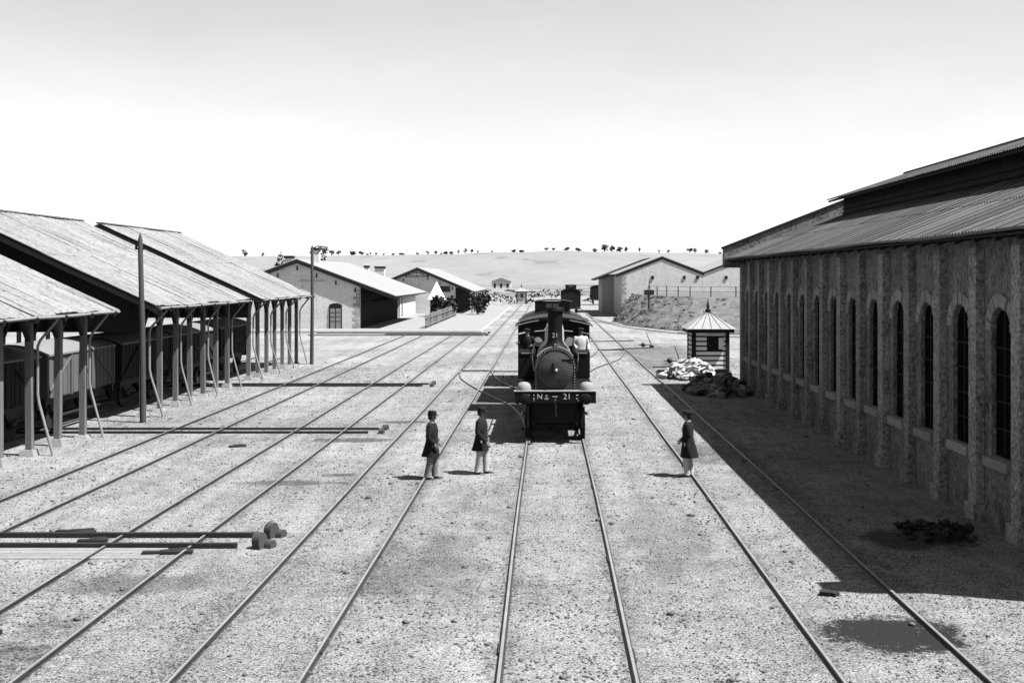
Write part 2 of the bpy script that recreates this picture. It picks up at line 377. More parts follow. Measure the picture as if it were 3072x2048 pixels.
# narrow cross tracks that run under the sheds, each with two timber end stops
stop = MB()
arc = [(-.2, 0), (.2, 0), (.2, .2)] + [(.2 * math.cos(R(a)), .2 + .2 * math.sin(R(a))) for a in range(15, 180, 15)] + [(-.2, .2)]
stop.prism(arc, -.1, .1); stop_me = stop.data('end_stop', M['pole'])
CR = [(-22, -5.62, 20.75, 21.6, 'nearest narrow cross track with two rounded end stops, in the left foreground'),
      (-22, -5.62, 36.0, 36.85, 'second narrow cross track from the camera, ending left of the two men'),
      (-22, -5.60, 51.5, 52.35, 'third narrow cross track, ending near the curved crossover rails'),
      (-20.9, -5.45, 96.4, 100.0, 'farthest cross track, running in front of the stone goods house')]
for i, (x0, x1, ya, yb, lb) in enumerate(CR):
    t = thing('cross_track', lb, 'cross track', (x0, ya, 0), group='narrow cross tracks')
    for y in (ya, yb):
        b = MB(); b.box(x0, x1 - (.22 if y == ya else 0), y - .05, y + .05, 0.0, .10 if i == 0 else .075); b.build('rail', M['beam_dark'], t, bevel=.008)
        piece('end_stop', stop_me, (x1 + .22, y, -.02), t, rot=(R(random.uniform(-6, 6)), R(random.uniform(-9, 9)), R(75 + random.uniform(-12, 12))), scale=(.68, .8, .8 if i == 0 else .5))
        if i == 0: piece('end_stop', stop_me, (x1 + .40, y + .03, -.05), t, rot=(0, R(8), R(70 + random.uniform(-12, 12))), scale=(.5, .6, .5))
    b = MB()
    if i == 0:
        for k in range(4): b.box(x0, x1 - 1.5, 19.93 + k * .2, 20.11 + k * .2, 0, .016)
        build_split(b, 'plank', M['picket'], t)
    if i == 3:
        b.box(-14.5, x1, ya + .3, yb - .3, 0, .02); b.build('plank_walk', M['clod'], t)

# ------------------------------------------------------------------ left timber sheds
XE, ZE, XR, ZR = -13.85, 4.05, -21.8, 7.72
PIT = (ZR - ZE) / (XE - XR)
roofz = lambda x: ZE + (XE - x) * PIT if x >= XR else ZR - (XR - x) * PIT
SL = math.hypot(XE - XR, ZR - ZE); ANG = math.atan(PIT)
def roof_sheet(w, l):
    b = MB(); n = 6
    top = [(w * (k / n - .5), .012 * math.sin(k * 2.1)) for k in range(n + 1)]
    for row in range(5):
        u = -l * row / 4
        for y, h in top: b.v.append((u, y, h + .006 * math.sin(row * 2 + y * 3)))
    for row in range(4):
        for k in range(n): q = row * (n+1) + k; b.f.append((q, q+1, q+n+2, q+n+1))
    nv = len(b.v); b.v += [(x, y, z - .03) for x, y, z in b.v]; b.f += [tuple(i + nv for i in reversed(f)) for f in b.f]
    edge = [*range(n+1), *[r*(n+1)+n for r in range(1, 5)], *[4*(n+1)+k for k in range(n-1, -1, -1)], *[r*(n+1) for r in range(3, 0, -1)]]
    for a, c in zip(edge, edge[1:] + edge[:1]): b.f.append((a, a + nv, c + nv, c))
    return b.data('roof_sheet', M['shed_roof'])
sheet_me = roof_sheet(.84, SL / 2 + .12)
post_me = MB().box(-.09, .09, -.09, .09, 0, 4.28).data('post', M['shed_wood'])
base_me = MB().add([(-.27,-.27,0),(.27,-.27,0),(.27,.27,0),(-.27,.27,0),(-.2,-.2,.34),(.2,-.2,.34),(.2,.2,.34),(-.2,.2,.34)], [(0,3,2,1),(4,5,6,7),(0,1,5,4),(1,2,6,5),(2,3,7,6),(3,0,4,7)]).data('post_base', M['stone_base'])
pipe = MB(); pipe.tube([(.92, 0, 4.0), (.85, 0, 3.93), (.3, 0, 3.3), (.22, 0, 3.12), (.22, 0, 1.75), (.26, 0, 1.5), (.62, -.02, .28), (.7, -.03, -.02)], .042, 8)
pipe_me = pipe.data('downpipe', M['pipe'], smooth=True)
raft = MB(); raft.bar((XE + .12, 0, ZE - .13), (XR, 0, ZR - .13), .1, .16); raft_me = raft.data('rafter', M['shed_dark'])
XP = -14.8
def timber_shed(y0, y1, py0, pitch, npost, label, back):
    t = thing('timber_shed', label, 'shed', (-21.8, (y0 + y1) / 2, 0), group='open timber sheds along the left')
    n = round((y1 - y0) / .8); w = (y1 - y0) / n
    for k in range(n):
        y = y0 + (k + .5) * w
        for row in range(2):
            u = row * SL / 2 - (random.uniform(-.05, .07) if row == 0 else .0)
            x = XE - u * math.cos(ANG); z = ZE + u * math.sin(ANG) + .02 + .012 * (1 - row) * 0 + .014 * row + .004 * (k % 2) + .02 * math.sin(k * .9 + y0)
            piece('roof_sheet', sheet_me, (x, y, z), t, rot=(random.uniform(-.004, .004), ANG + random.uniform(-.002, .003), 0), scale=(1, w / .82, 1))
    b = MB(); b.slab((XR, y0, ZR + .02), (XR, y1, ZR + .02), (XR * 2 - XE, y1, ZE), (XR * 2 - XE, y0, ZE), .06); b.build('back_roof_slope', M['shed_roof'], t)
    b = MB(); b.box(XR - .18, XR + .18, y0, y1, ZR + .01, ZR + .07); b.build('ridge_cap', M['shed_wood'], t)
    b = MB(); b.slab((XE + .02, y0 + .02, ZE - .035), (XE + .02, y1 - .02, ZE - .035), (XR, y1 - .02, ZR - .035), (XR, y0 + .02, ZR - .035), .03); b.build('roof_boarding', M['shed_dark'], t)
    b = MB(); b.bar((XE, y0 + .03, ZE - .14), (XR, y0 + .03, ZR - .14), .05, .22); b.bar((2*XR - XE, y0 + .03, ZE - .14), (XR, y0 + .03, ZR - .14), .05, .22); build_split(b, 'bargeboard', M['shed_dark'], t)
    # gutter
    b = MB(); b.tube([(XE + .05, y0 + .1 + i * (y1 - y0 - .2) / 8, ZE - .06 + .012 * math.sin(i * 2)) for i in range(9)], .05, 6); b.build('gutter', M['pipe'], t)
    # gable boarding near and far
    for gy, far in ((py0 - .12, 0), (py0 + pitch * (npost - 1) + .12, 1)):
        if far and not back: continue
        g = MB(); k = 0
        x = XP
        while x > -28.7:
            xa, xb = x, max(x - .3, -28.8); g.prism([(xa, 3.1 if not far else 3.4), (xa, roofz(xa) - .2), (xb, roofz(xb) - .2), (xb, 3.1 if not far else 3.4)], gy - .02 - .01 * (k % 2), gy + .03); x -= .3; k += 1
        tag(g.build('gable_boarding', M['shed_dark'], t), kind='stuff')
    ys = [py0 + i * pitch for i in range(npost)]
    for i, y in enumerate(ys):
        piece('post', post_me, (XP, y, .05), t, rot=(random.uniform(-.009, .009), random.uniform(-.006, .006), random.uniform(-.06, .06)), scale=(1, random.uniform(.9, 1.12), 1))
        piece('post_base', base_me, (XP, y, 0), t, rot=(0, 0, random.uniform(-.1, .1)), scale=(.8, .8, random.uniform(.25, .7)))
        piece('rafter', raft_me, (0, y, 0), t)
        if i % 2 == (npost - 1) % 2: piece('downpipe', pipe_me, (XP, y + .03, 0), t, rot=(0, 0, random.uniform(-.1, .1)), scale=(random.uniform(.9, 1.08), 1, 1))
        piece('inner_post', post_me, (-28.7, y, 0), t)
        if i < npost - 1 and i % 2 == 0:
            pass
    b = MB(); b.box(XP - .1, XP + .1, y0 + .3, y1 - .3, 4.25, 4.44); b.box(-28.8, -28.6, y0 + .3, y1 - .3, 4.0, 4.2); build_split(b, 'wall_plate', M['shed_dark'], t)
    b = MB()
    for i, y in enumerate(ys):
        if i: b.bar((XP, y - .1, 3.3), (XP, y - .85, 4.25), .1, .1)
        if i < npost - 1: b.bar((XP, y + .1, 3.3), (XP, y + .85, 4.25), .1, .1)
        b.bar((XP, y, 4.2), (-28.7, y, 4.2), .14, .2)
    build_split(b, 'brace', M['shed_dark'], t)
    if back:
        b = MB(); k = 0; y = y0 + .2
        while y < y1 - .3:
            if not (k % 17 == 9): b.box(-28.86 - .015 * (k % 2), -28.8, y, min(y + .3, y1 - .2), 0, 4.3)
            y += .3; k += 1
        tag(b.build('back_wall', M['shed_dark'], t), kind='stuff')
    return t
timber_shed(23.2, 35.6, 24.3, 1.8, 7, 'nearest open timber shed on the left, its pale roof cut by the frame', True)
timber_shed(39.2, 51.5, 40.3, 1.78, 7, 'middle open timber shed on the left with covered wagons inside', True)
timber_shed(53.6, 65.3, 54.6, 1.74, 7, 'farthest open timber shed on the left, daylight showing between its posts', False)

# ------------------------------------------------------------------ wagons
def wheel(parent, x, y, r, m='iron_dark', spokes=8, side=1):
    b = MB(); b.lathe([(r*.86, -.06), (r, -.06), (r, .05), (r + .025, .055), (r + .025, .075), (r*.86, .075)], (x, y, r), 24, 'x')
    o = b.build('wheel', M[m], parent, smooth=True)
    s = MB(); s.lathe([(.02, -.1), (r*.2, -.1), (r*.2, .08), (.02, .08)], (x, y, r), 12, 'x')
    for k in range(spokes):
        t = 2 * math.pi * k / spokes + .2
        s.bar((x, y, r), (x, y + r * .9 * math.cos(t), r + r * .9 * math.sin(t)), .05, .06, up=(1, 0, 0))
    s.build('spokes', M[m], o); return o
def make_wagon(label, L, W, zf, zs, zr, bm, cupola=False, group=None):
    t = thing('covered_wagon', label, 'wagon', world=False, group=group)
    b = MB(); h = W / 2
    b.box(-h, h, -L/2, L/2, zf, zs)
    n = int(L / .17)
    for k in range(n):                                           # proud boards
        if k % 2: b.box(-h - .022, h + .022, -L/2 + k * L / n, -L/2 + (k + .9) * L / n, zf + .02, zs - .02)
    m = int(W / .17)
    for k in range(m):
        if k % 2: b.box(-h + k * W / m, -h + (k + .9) * W / m, -L/2 - .02, L/2 + .02, zf + .02, zs - .02)
    b.build('body', M[bm], t)
    b = MB()
    for sx in (-1, 1):
        for y in (-L/2, -L*.17, L*.17, L/2): b.box(sx * (h + .03) - .035, sx * (h + .03) + .035, y - .05, y + .05, zf - .02, zs + .02)
        b.bar((sx * (h + .035), -L/2, zf + .1), (sx * (h + .035), -L*.17, zs - .1), .05, .08, up=(1, 0, 0)); b.bar((sx * (h + .035), L/2, zf + .1), (sx * (h + .035), L*.17, zs - .1), .05, .08, up=(1, 0, 0))
    build_split(b, 'framing', M[bm], t)
    for sx in (-1, 1):
        d = MB(); d.box(sx * (h + .03) - .02, sx * (h + .03) + .02, -L*.165, L*.165, zf + .03, zs - .05)
        for k in range(4): d.box(sx * (h + .06) - .02, sx * (h + .06) + .02, -L*.16 + k * L*.085, -L*.16 + k * L*.085 + .09, zf + .05, zs - .08)
        dr = d.build('door', M[bm], t)
        MB().bar((sx * (h + .09), -.35, (zf + zs) / 2), (sx * (h + .09), .35, (zf + zs) / 2), .03, .05).build('latch', M['iron_dark'], dr)
    b = MB(); k = 10; ring = []
    for y in (-L/2 - .1, L/2 + .1):
        top = [(x, y, zs + (zr - zs) * (1 - (x / (h + .09)) ** 2) + .05) for x in [(-1 + 2 * i / k) * (h + .09) for i in range(k + 1)]]
        ring.append(top + [(x, y, z - .06) for x, y, z in reversed(top)])
    b.loft(ring); b.build('roof', M['wagon_roof' if group else 'iron_dark'], t)
    b = MB(); b.prism([(-h + .02, zs - .02)] + [(x, zs + (zr - zs) * (1 - (x / (h + .09)) ** 2) - .01) for x in [(-1 + 2 * i / k) * (h - .02) for i in range(k + 1)]] + [(h - .02, zs - .02)], -L/2 + .02, L/2 - .02); b.build('end_wall', M[bm], t)
    b = MB()
    for sx in (-1, 1): b.box(sx * .95 - .06, sx * .95 + .06, -L/2 - .05, L/2 + .05, zf - .26, zf - .003)
    for y in (-L/2 - .06, L/2 - .06): b.box(-h, h, y, y + .12, zf - .29, zf - .01)
    b.build('underframe', M['iron_dark'], t)
    for sx in (-1, 1):
        for y in (-L*.28, L*.28):
            wheel(t, sx * .84, y, .48)
            a = MB(); a.box(sx * 1.0 - .08, sx * 1.0 + .08, y - .12, y + .12, .36, .62); a.bar((sx * 1.0, y - .42, zf - .27), (sx * 1.0, y - .1, .5), .05, .08, up=(1,0,0)); a.bar((sx * 1.0, y + .42, zf - .27), (sx * 1.0, y + .1, .5), .05, .08, up=(1,0,0))
            for q in range(4): a.bar((sx * 1.0, y - .45 + q * .06, .86 - q * .045), (sx * 1.0, y + .45 - q * .06, .86 - q * .045), .07, .04)
            a.build('axle_box', M['iron_dark'], t)
        for e in (-1, 1):
            MB().lathe([(.06, 0), (.06, .34), (.19, .36), (.19, .41), (.15, .43)] if e > 0 else [(.15, -.43), (.19, -.41), (.19, -.36), (.06, -.34), (.06, 0)], (sx * .9, e * L / 2, zf - .14), 14, 'y').build('buffer', M['iron_dark'], t)
        MB().box(sx * (h + .12) - .1, sx * (h + .12) + .1, -L*.42, L*.42, .5, .54).build('footboard', M[bm], t)
    if cupola:
        c = MB(); c.box(-.82, .82, -L/2 + .35, -L/2 + .45, zr - .1, zr + .46); c.box(-.82, .82, -L/2 + 1.7, -L/2 + 1.8, zr - .1, zr + .46)
        c.box(-.82, -.74, -L/2 + .45, -L/2 + 1.7, zr - .1, zr + .46); c.box(.74, .82, -L/2 + .45, -L/2 + 1.7, zr - .1, zr + .46)
        cu = c.build('lookout', M['iron_dark'], t)
        c = MB()
        for y in (-L/2 + .343, -L/2 + 1.803): c.box(-.3, -.02, y - .004, y + .004, zr + .2, zr + .38); c.box(.02, .3, y - .004, y + .004, zr + .2, zr + .38)
        build_split(c, 'pane', M['shutter'], cu)  # pale panes: daylight showing through the lookout put into colour
        c = MB(); ring = []
        for y in (-L/2 + .25, -L/2 + 1.9):
            top = [(x, y, zr + .47 + .09 * (1 - (x / .95) ** 2)) for x in [-.95 + .19 * i for i in range(11)]]; ring.append(top + [(x, yy, z - .04) for x, yy, z in reversed(top)])
        c.loft(ring); c.build('lookout_roof', M['iron_dark'], cu)
    return t
ORD = ['first', 'second', 'third', 'fourth', 'fifth', 'sixth', 'seventh', 'eighth', 'ninth', 'tenth', 'eleventh', 'twelfth', 'thirteenth', 'fourteenth', 'fifteenth', 'sixteenth', 'seventeenth', 'eighteenth', 'nineteenth', 'twentieth']
def nth(i): return ORD[i] if i < 20 else 'twenty-' + ORD[i - 20]
wg = make_wagon('dark covered wagon standing deep under the nearest left shed', 5.5, 2.5, 1.12, 2.52, 2.85, 'wagon', group='covered wagons under the left sheds')
wl = [(26.6, 'dark covered wagon standing deep under the nearest left shed'), (32.6, 'dark covered wagon under the far end of the nearest left shed'),
      (38.7, 'covered wagon with sunlit pale doors and roof in the gap between two sheds'), (45.0, 'dark covered wagon behind the posts of the middle left shed'),
      (51.3, 'covered wagon in the gap between the middle and farthest left sheds'), (57.8, 'covered wagon under the farthest left shed')]
for i, (y, lb) in enumerate(wl):
    o = wg if i == 0 else copy_tree(wg)
    o.location = (-17.6, y, 0); o['label'] = lb
    if i == 2:
        for ch in o.children:
            if ch.name.startswith(('body', 'door', 'framing')): ch.data = ch.data.copy(); ch.data.materials[0] = M['wagon_pale']
t = thing('shed_track', 'track under the left sheds on which the covered wagons stand', 'railway track', (-17.6, 24, 0))
rail_on(line(-18.44, 22, 70, 12), t); rail_on(line(-16.76, 22, 70, 12), t)

# ------------------------------------------------------------------ locomotive and its train
def make_loco():
    t = thing('steam_locomotive', 'black steam tank locomotive numbered 21 facing the camera on the middle track', 'locomotive', world=False)
    K = M['black_paint']
    b = MB(); b.box(-1.25, 1.25, 0, .16, 1.24, 1.6); beam = b.build('buffer_beam', K, t, bevel=.01)
    b = MB(); b.box(-1.27, 1.27, -.02, .3, 1.601, 1.62); b.build('beam_edge', M['steel'], beam)
    b = MB()
    for x in (-.80, -.66, .70, .84):
        for z in (1.33, 1.5): b.lathe([(.018, -.02), (.018, 0)], (x, 0, z), 8, 'y')
    build_split(b, 'bolt', M['steel'], beam)
    me = text_mesh('N', .23, M['lettering']); piece('lettering', me, (-.48, -.006, 1.44), t, rot=(R(90), 0, 0))
    me = text_mesh('o', .15, M['lettering']); piece('lettering', me, (-.27, -.006, 1.48), t, rot=(R(90), 0, 0))
    d = MB(); d.box(-.33, -.21, -.006, -.001, 1.385, 1.4); d.box(-.33, -.21, -.006, -.001, 1.36, 1.374); d.box(-.09, .07, -.006, -.001, 1.435, 1.46)
    for x in (-.66, .66):
        for z in (1.39, 1.49): d.box(x - .02, x + .02, -.006, -.001, z - .02, z + .02)
    d.build('lettering', M['lettering'], t)
    me = text_mesh('21', .25, M['lettering']); piece('lettering', me, (.36, -.006, 1.44), t, rot=(R(90), 0, 0))
    for sx in (-1, 1):
        b = MB(); b.lathe([(.14, -.36), (.165, -.345), (.165, -.3), (.1, -.27), (.1, -.12), (.14, -.1), (.14, 0)], (sx * .93, 0, 1.4), 20, 'y'); b.build('buffer', K, t, smooth=True)
        b = MB(); b.lathe([(.22, 1.62), (.22, 1.7), (.195, 1.79), (.13, 1.85), (.03, 1.87)], (sx * .97, .32, 0), 20); b.build('sand_dome', M['picket'], t, smooth=True)
        b = MB(); b.lathe([(.2, .42), (.25, .45), (.25, 1.3), (.2, 1.33)], (sx * .36, 0, .78), 20, 'y'); b.build('cylinder', K, t, smooth=True)
        b = MB(); b.bar((sx * .84, .12, 1.3), (sx * .84, .05, .5), .05, .16, up=(0,1,0)); b.bar((sx * .84, .05, .52), (sx * .84, .2, .16), .05, .14, up=(0,1,0)); b.build('guard_iron', K, t)
    b = MB(); b.box(-1.25, 1.25, .17, 9.9, 1.44, 1.5)
    for sx in (-1, 1): b.box(sx * .66 - .03, sx * .66 + .03, .17, 9.8, .62, 1.43)
    b.box(-.63, .63, .25, .4, .62, 1.43); b.box(-.63, .63, .9, 1.3, .45, 1.43)
    b.build('frame', K, t)
    b = MB(); b.bar((0, -.08, 1.36), (0, -.25, 1.3), .06, .09)
    for k in range(4): b.tube([(0, -.28 - .01 * (k % 2), 1.27 - k * .1), (.035 * (k % 2), -.28, 1.22 - k * .1), (0, -.28, 1.17 - k * .1)], .018, 6)
    b.build('coupling', M['iron_dark'], t)
    # smokebox with a rounded top and riveted edge
    prof = [(.645, 1.63)] + [(.645 * math.cos(R(a)), 2.29 + .645 * math.sin(R(a))) for a in range(0, 181, 9)] + [(-.645, 1.63)]
    b = MB(); b.prism(prof, .3, 1.5); sb = b.build('smokebox', M['smokebox'], t, smooth=True)
    b = MB()
    for z in [1.7 + .085 * i for i in range(8)]:
        for sx in (-1, 1): b.lathe([(.017, -.02), (.017, .0)], (sx * .6, .3, z), 6, 'y')
    for a in range(4, 178, 8): b.lathe([(.017, -.02), (.017, 0)], (.6 * math.cos(R(a)), .3, 2.29 + .6 * math.sin(R(a))), 6, 'y')
    tag(b.build('rivet', M['steel'], sb), kind='stuff')
    b = MB(); b.lathe([(.52, -.02), (.55, 0), (.55, .03), (.5, .02)], (0, .26, 2.24), 40, 'y'); b.lathe([(.02, -.1), (.22, -.085), (.4, -.05), (.52, 0.), (.52, .02)], (0, .25, 2.24), 40, 'y')
    dr = b.build('smokebox_door', M['door_plate'], t, smooth=True)
    b = MB(); b.box(-.09, -.04, .12, .17, 2.15, 2.45); b.bar((.2, .2, 2.55), (.55, .24, 2.55), .04, .05); b.build('door_handle', K, dr)
    MB().lathe([(.02, -.05), (.045, -.03), (.045, .02)], (.03, .13, 2.24), 12, 'y').build('door_knob', M['brass'], dr)
    b = MB()
    for i in range(14):
        a0, a1 = R(35 + i * 8), R(35 + i * 8 + 8)
        if not 80 < 35 + i * 8 < 98: b.bar((.66 * math.cos(a0), .32, 2.29 + .66 * math.sin(a0)), (.66 * math.cos(a1), .32, 2.29 + .66 * math.sin(a1)), .06, .025, up=(0,1,0))
    b.build('smokebox_beading', M['steel'], sb)
    # chimney, boiler, dome
    b = MB(); b.lathe([(.40, 2.86), (.3, 2.98), (.235, 3.12), (.225, 3.5), (.24, 4.0), (.29, 4.03), (.29, 4.09), (.26, 4.16), (.2, 4.16), (.2, 3.9)], (0, .95, 0), 28); ch = b.build('chimney', K, t, smooth=True)
    me = text_mesh('21', .2, M['lettering']); piece('lettering', me, (0, .95 - .243, 3.28), t, rot=(R(90), 0, 0))
    MB().lathe([(.03, -.02), (.03, .01)], (0, .64, 3.0), 10, 'y').build('bolt_head', M['brass'], ch)
    b = MB(); b.lathe([(.6, 1.5), (.6, 7.4)], (0, 0, 2.26), 32, 'y'); bo = b.build('boiler', K, t, smooth=True)
    b = MB()
    for y in (2.6, 3.8, 5.0, 6.2): b.lathe([(.606, y), (.612, y + .01), (.612, y + .07), (.606, y + .08)], (0, 0, 2.26), 32, 'y')
    build_split(b, 'boiler_band', M['brass'], bo)
    b = MB(); b.lathe([(.36, 2.8), (.33, 2.9), (.32, 3.3), (.27, 3.5), (.15, 3.62), (.02, 3.65)], (0, 3.9, 0), 24); b.build('dome', M['brass'], t, smooth=True)
    b = MB(); b.lathe([(.12, 2.85), (.1, 3.3), (.14, 3.34), (.02, 3.5)], (.1, 6.4, 0), 14); b.build('safety_valve', M['brass'], t, smooth=True)
    for sx in (-1, 1):
        b = MB(); b.box(sx * .98 - .3, sx * .98 + .3, 5.5, 7.7, 1.5, 2.45); tk = b.build('side_tank', K, t, bevel=.04)
        MB().bar((sx * 1.0 - .18, 5.48, 2.4), (sx * 1.0 + .18, 5.48, 2.4), .02, .03).build('tank_handle', M['steel'], tk)
        b = MB(); b.tube([(sx * .72, .5, 2.62), (sx * .72, 2, 2.66), (sx * .72, 7.6, 2.66)], .022, 8); b.tube([(sx * .72, .5, 2.62), (sx * .7, .34, 2.5), (sx * .66, .27, 2.2)], .02, 8); b.build('handrail', M['iron_dark'], t)
        for y, r in ((1.1, .5), (3.5, .68), (6.1, .68), (8.6, .5)):
            wheel(t, sx * .86, y, r, 'black_paint', 10)
        b = MB(); b.bar((sx * 1.02, 3.5, .5), (sx * 1.02, 6.1, .5), .05, .12); b.bar((sx * 1.06, 1.5, .74), (sx * 1.06, 3.5, .52), .05, .1); b.build('coupling_rod', M['steel'], t)
    # cab with two round spectacle windows
    yc = 7.75
    b = MB(); b.box(-1.35, 1.35, yc, yc + .06, 1.3, 3.3)
    b.prism([(-1.38, 3.3)] + [(x, 3.3 + .26 * (1 - (x / 1.38) ** 2)) for x in [-1.3 + .26 * i for i in range(11)]] + [(1.38, 3.3)], yc, yc + .06)
    for sx in (-1, 1): b.box(sx * 1.32 - .03, sx * 1.32 + .03, yc + .06, yc + 2.0, 1.3, 2.6); b.box(sx * 1.32 - .03, sx * 1.32 + .03, yc + 1.9, yc + 2.0, 2.6, 3.25)
    b.box(-1.35, 1.35, yc + 2.0, yc + 2.06, 1.3, 2.7); b.build('cab', K, t)
    for k, (zz, ww, y0, nm) in enumerate(((3.30, 1.46, yc - .06, 'cab_roof'), (3.47, 1.34, yc + .1, 'roof_vent'))):
        b = MB(); ring = []
        for y in (y0, yc + 2.3 - .3 * k):
            top = [(x, y, zz + .24 * (1 - (x / ww) ** 2)) for x in [-ww + ww * .2 * i for i in range(11)]]; ring.append(top + [(x, yy, z - .05) for x, yy, z in reversed(top)])
        b.loft(ring); ro = b.build(nm, K, t)
        b = MB()
        for i in range(10):
            xa, xb = -ww + ww * .2 * i, -ww + ww * .2 * (i + 1)
            if k == 0 and abs((xa + xb) / 2) < .7: continue
            b.bar((xa + .02, y0 - .015, zz - .02 + .24 * (1 - (xa / ww) ** 2)), (xb + .02, y0 - .015, zz - .02 + .24 * (1 - (xb / ww) ** 2)), .02, .035)
        tag(b.build('roof_edge', M['steel'], ro), kind='stuff')
    b = MB()
    for sx in (-1, 1):
        b.bar((sx * 1.33, yc - .02, 2.97), (sx * .95, yc - .02, 3.06), .015, .045); b.bar((sx * .72, yc - .02, 3.07), (sx * .36, yc - .02, 3.1), .015, .022); b.bar((sx * .36, yc - .02, 3.1), (sx * .24, yc - .02, 3.28), .015, .025)
    build_split(b, 'cab_beading', M['white_paint'], t)
    for sx in (-1, 1):
        b = MB(); b.lathe([(.13, -.05), (.165, -.05), (.165, .0), (.13, 0)], (sx * .6, yc, 2.68), 24, 'y')
        w = b.build('spectacle_window', M['brass'], t, smooth=True)
        MB().lathe([(.12, -.02), (.135, -.02), (.135, -.005)], (sx * .6, yc, 2.68), 24, 'y').build('glass', M['glass_dark'] if sx < 0 else M['shutter'], w)
        if sx < 0: MB().box(-.8, -.4, yc - .075, yc - .055, 2.67, 2.69).build('glazing_bar', M['steel'], w)
    return t
loco = make_loco(); loco.location = (.267, 33.75, 0)
v1 = make_wagon('dark covered van coupled directly behind the locomotive', 5.6, 2.6, 1.12, 3.1, 3.45, 'wagon'); v1.location = (.267, 47.3, 0)
v2 = make_wagon('brake van with roof lookout rising behind the locomotive chimney', 5.6, 2.8, 1.12, 3.1, 3.5, 'wagon', cupola=True); v2.location = (.267, 53.9, 0)
v3 = copy_tree(v2); v3.location = (3.25, 150, 0); v3.scale = (.88, 1, 1.03); v3['label'] = 'lone dark van with roof lookout far down the yard behind the locomotive'; v3['category'] = 'wagon'
v4 = copy_tree(v1); v4.location = (9.4, 206, 0); v4.scale = (.85, 1, 1.05); v4['label'] = 'small distant dark van left of the white engine house'

# ------------------------------------------------------------------ long arcaded shed on the right
XW, YN, YF = 9.0, 16.85, 51.4
RX, EZ, EX = 15.6, 5.9, 8.33
PW = .39; rz = lambda x: EZ + (x - EX) * PW
t = thing('engine_shed', 'long dark arcaded stone shed with corrugated roof along the right side', 'shed', (15.6, 35, 0))
XB = 2 * RX - XW
b = MB(); wc = [22.2 + 2.14 * k for k in range(-2, 14)]; ww = .5; zs, za = 1.45, 4.0
XI = XW + .18
y = YN
for c in wc:                                                     # masonry round each opening
    b.box(XI, XI + .5, y, c - ww, 0, 5.9); b.box(XI, XI + .5, c - ww, c + ww, 0, zs)
    arcp = [(ww * math.cos(R(a)), za + ww * math.sin(R(a))) for a in range(0, 181, 15)]
    n = len(arcp)
    for x in (XI, XI + .5):
        q = len(b.v)
        b.v += [(x, c + p, z) for p, z in arcp] + [(x, c + p, 5.9) for p, z in arcp]
        b.f += [(q + i, q + i + 1, q + n + i + 1, q + n + i) for i in range(n - 1)]
    q = len(b.v); b.v += [(XI, c + p, z) for p, z in arcp] + [(XI + .5, c + p, z) for p, z in arcp]
    b.f += [(q + i, q + n + i, q + n + i + 1, q + i + 1) for i in range(n - 1)]
    y = c + ww
b.box(XI, XI + .5, y, YF, 0, 5.9)
wall = b.build('arcade_wall', M['depot_wall'], t)
b = MB(); b.prism([(XI, 0), (XI, rz(XI) - .1), (RX, rz(RX) + .9), (XB, rz(XI) - .1), (XB, 0)], YN - .002, YN + .5); b.build('end_wall', M['depot_wall'], t)
b = MB(); b.prism([(XI, 0), (XI, rz(XI) - .1), (RX, rz(RX) - .1), (XB, rz(XI) - .1), (XB, 0)], YF - .5, YF + .002); b.build('end_wall', M['depot_wall'], t)
MB().box(XB - .5, XB, YN + .5, YF - .5, 0, 5.9).build('back_wall', M['depot_wall'], t)
pil = MB(); pil.box(-.2, .2, 0, .18, 0, 5.7); pil.box(-.27, .27, -.06, .18, 0, .35)
pm = MB()                                                        # pilaster with a plinth, standing 0.18 proud of the wall
pm.box(0, .175, -.2, .2, .3, 5.72); pm.box(-.07, .172, -.26, .26, 0, .34); pil_me = pm.data('pilaster', M['pilaster'])
for i, c in enumerate([wc[0] - 1.07] + [w + 1.07 for w in wc]): piece('pilaster', pil_me, (XW, min(max(c, YN + .2), YF - .2), 0), t, scale=(1, random.uniform(.94, 1.06), 1))
vou = []
for k in range(9):
    a0, a1 = R(k * 20 + 1), R(k * 20 + 19); r0, r1 = ww + .0, ww + .27
    vb = MB(); xx = (-.035 - .012 * (k % 2), .02)
    vb.add([(x, r * math.cos(a), r * math.sin(a)) for x in xx for r, a in ((r0, a0), (r1, a0), (r1, a1), (r0, a1))], [(0,1,2,3),(7,6,5,4),(0,4,5,1),(1,5,6,2),(2,6,7,3),(3,7,4,0)])
    vou.append(vb.data('arch_stone', M['depot_trim']))
sill_me = MB().box(-.14, .3, -ww - .1, ww + .1, -.2, .0).data('sill', M['depot_trim'])
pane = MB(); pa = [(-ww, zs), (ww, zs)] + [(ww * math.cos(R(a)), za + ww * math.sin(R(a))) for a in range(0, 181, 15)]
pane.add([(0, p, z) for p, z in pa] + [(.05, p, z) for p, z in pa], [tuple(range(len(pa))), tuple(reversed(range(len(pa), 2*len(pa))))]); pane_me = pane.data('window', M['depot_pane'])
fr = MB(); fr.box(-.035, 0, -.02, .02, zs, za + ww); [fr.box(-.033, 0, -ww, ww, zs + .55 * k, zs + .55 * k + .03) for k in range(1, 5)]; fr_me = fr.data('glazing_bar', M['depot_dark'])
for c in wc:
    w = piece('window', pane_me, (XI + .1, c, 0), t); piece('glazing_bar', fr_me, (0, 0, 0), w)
    for k in range(9): piece('arch_stone', vou[k], (XI + random.uniform(-.015, .012), c, za), t, scale=(1, random.uniform(.98, 1.06), random.uniform(.98, 1.05)))
    piece('sill', sill_me, (XI + random.uniform(-.03, .02), c, zs + random.uniform(-.025, .02)), t, rot=(random.uniform(-.02, .02), 0, 0))
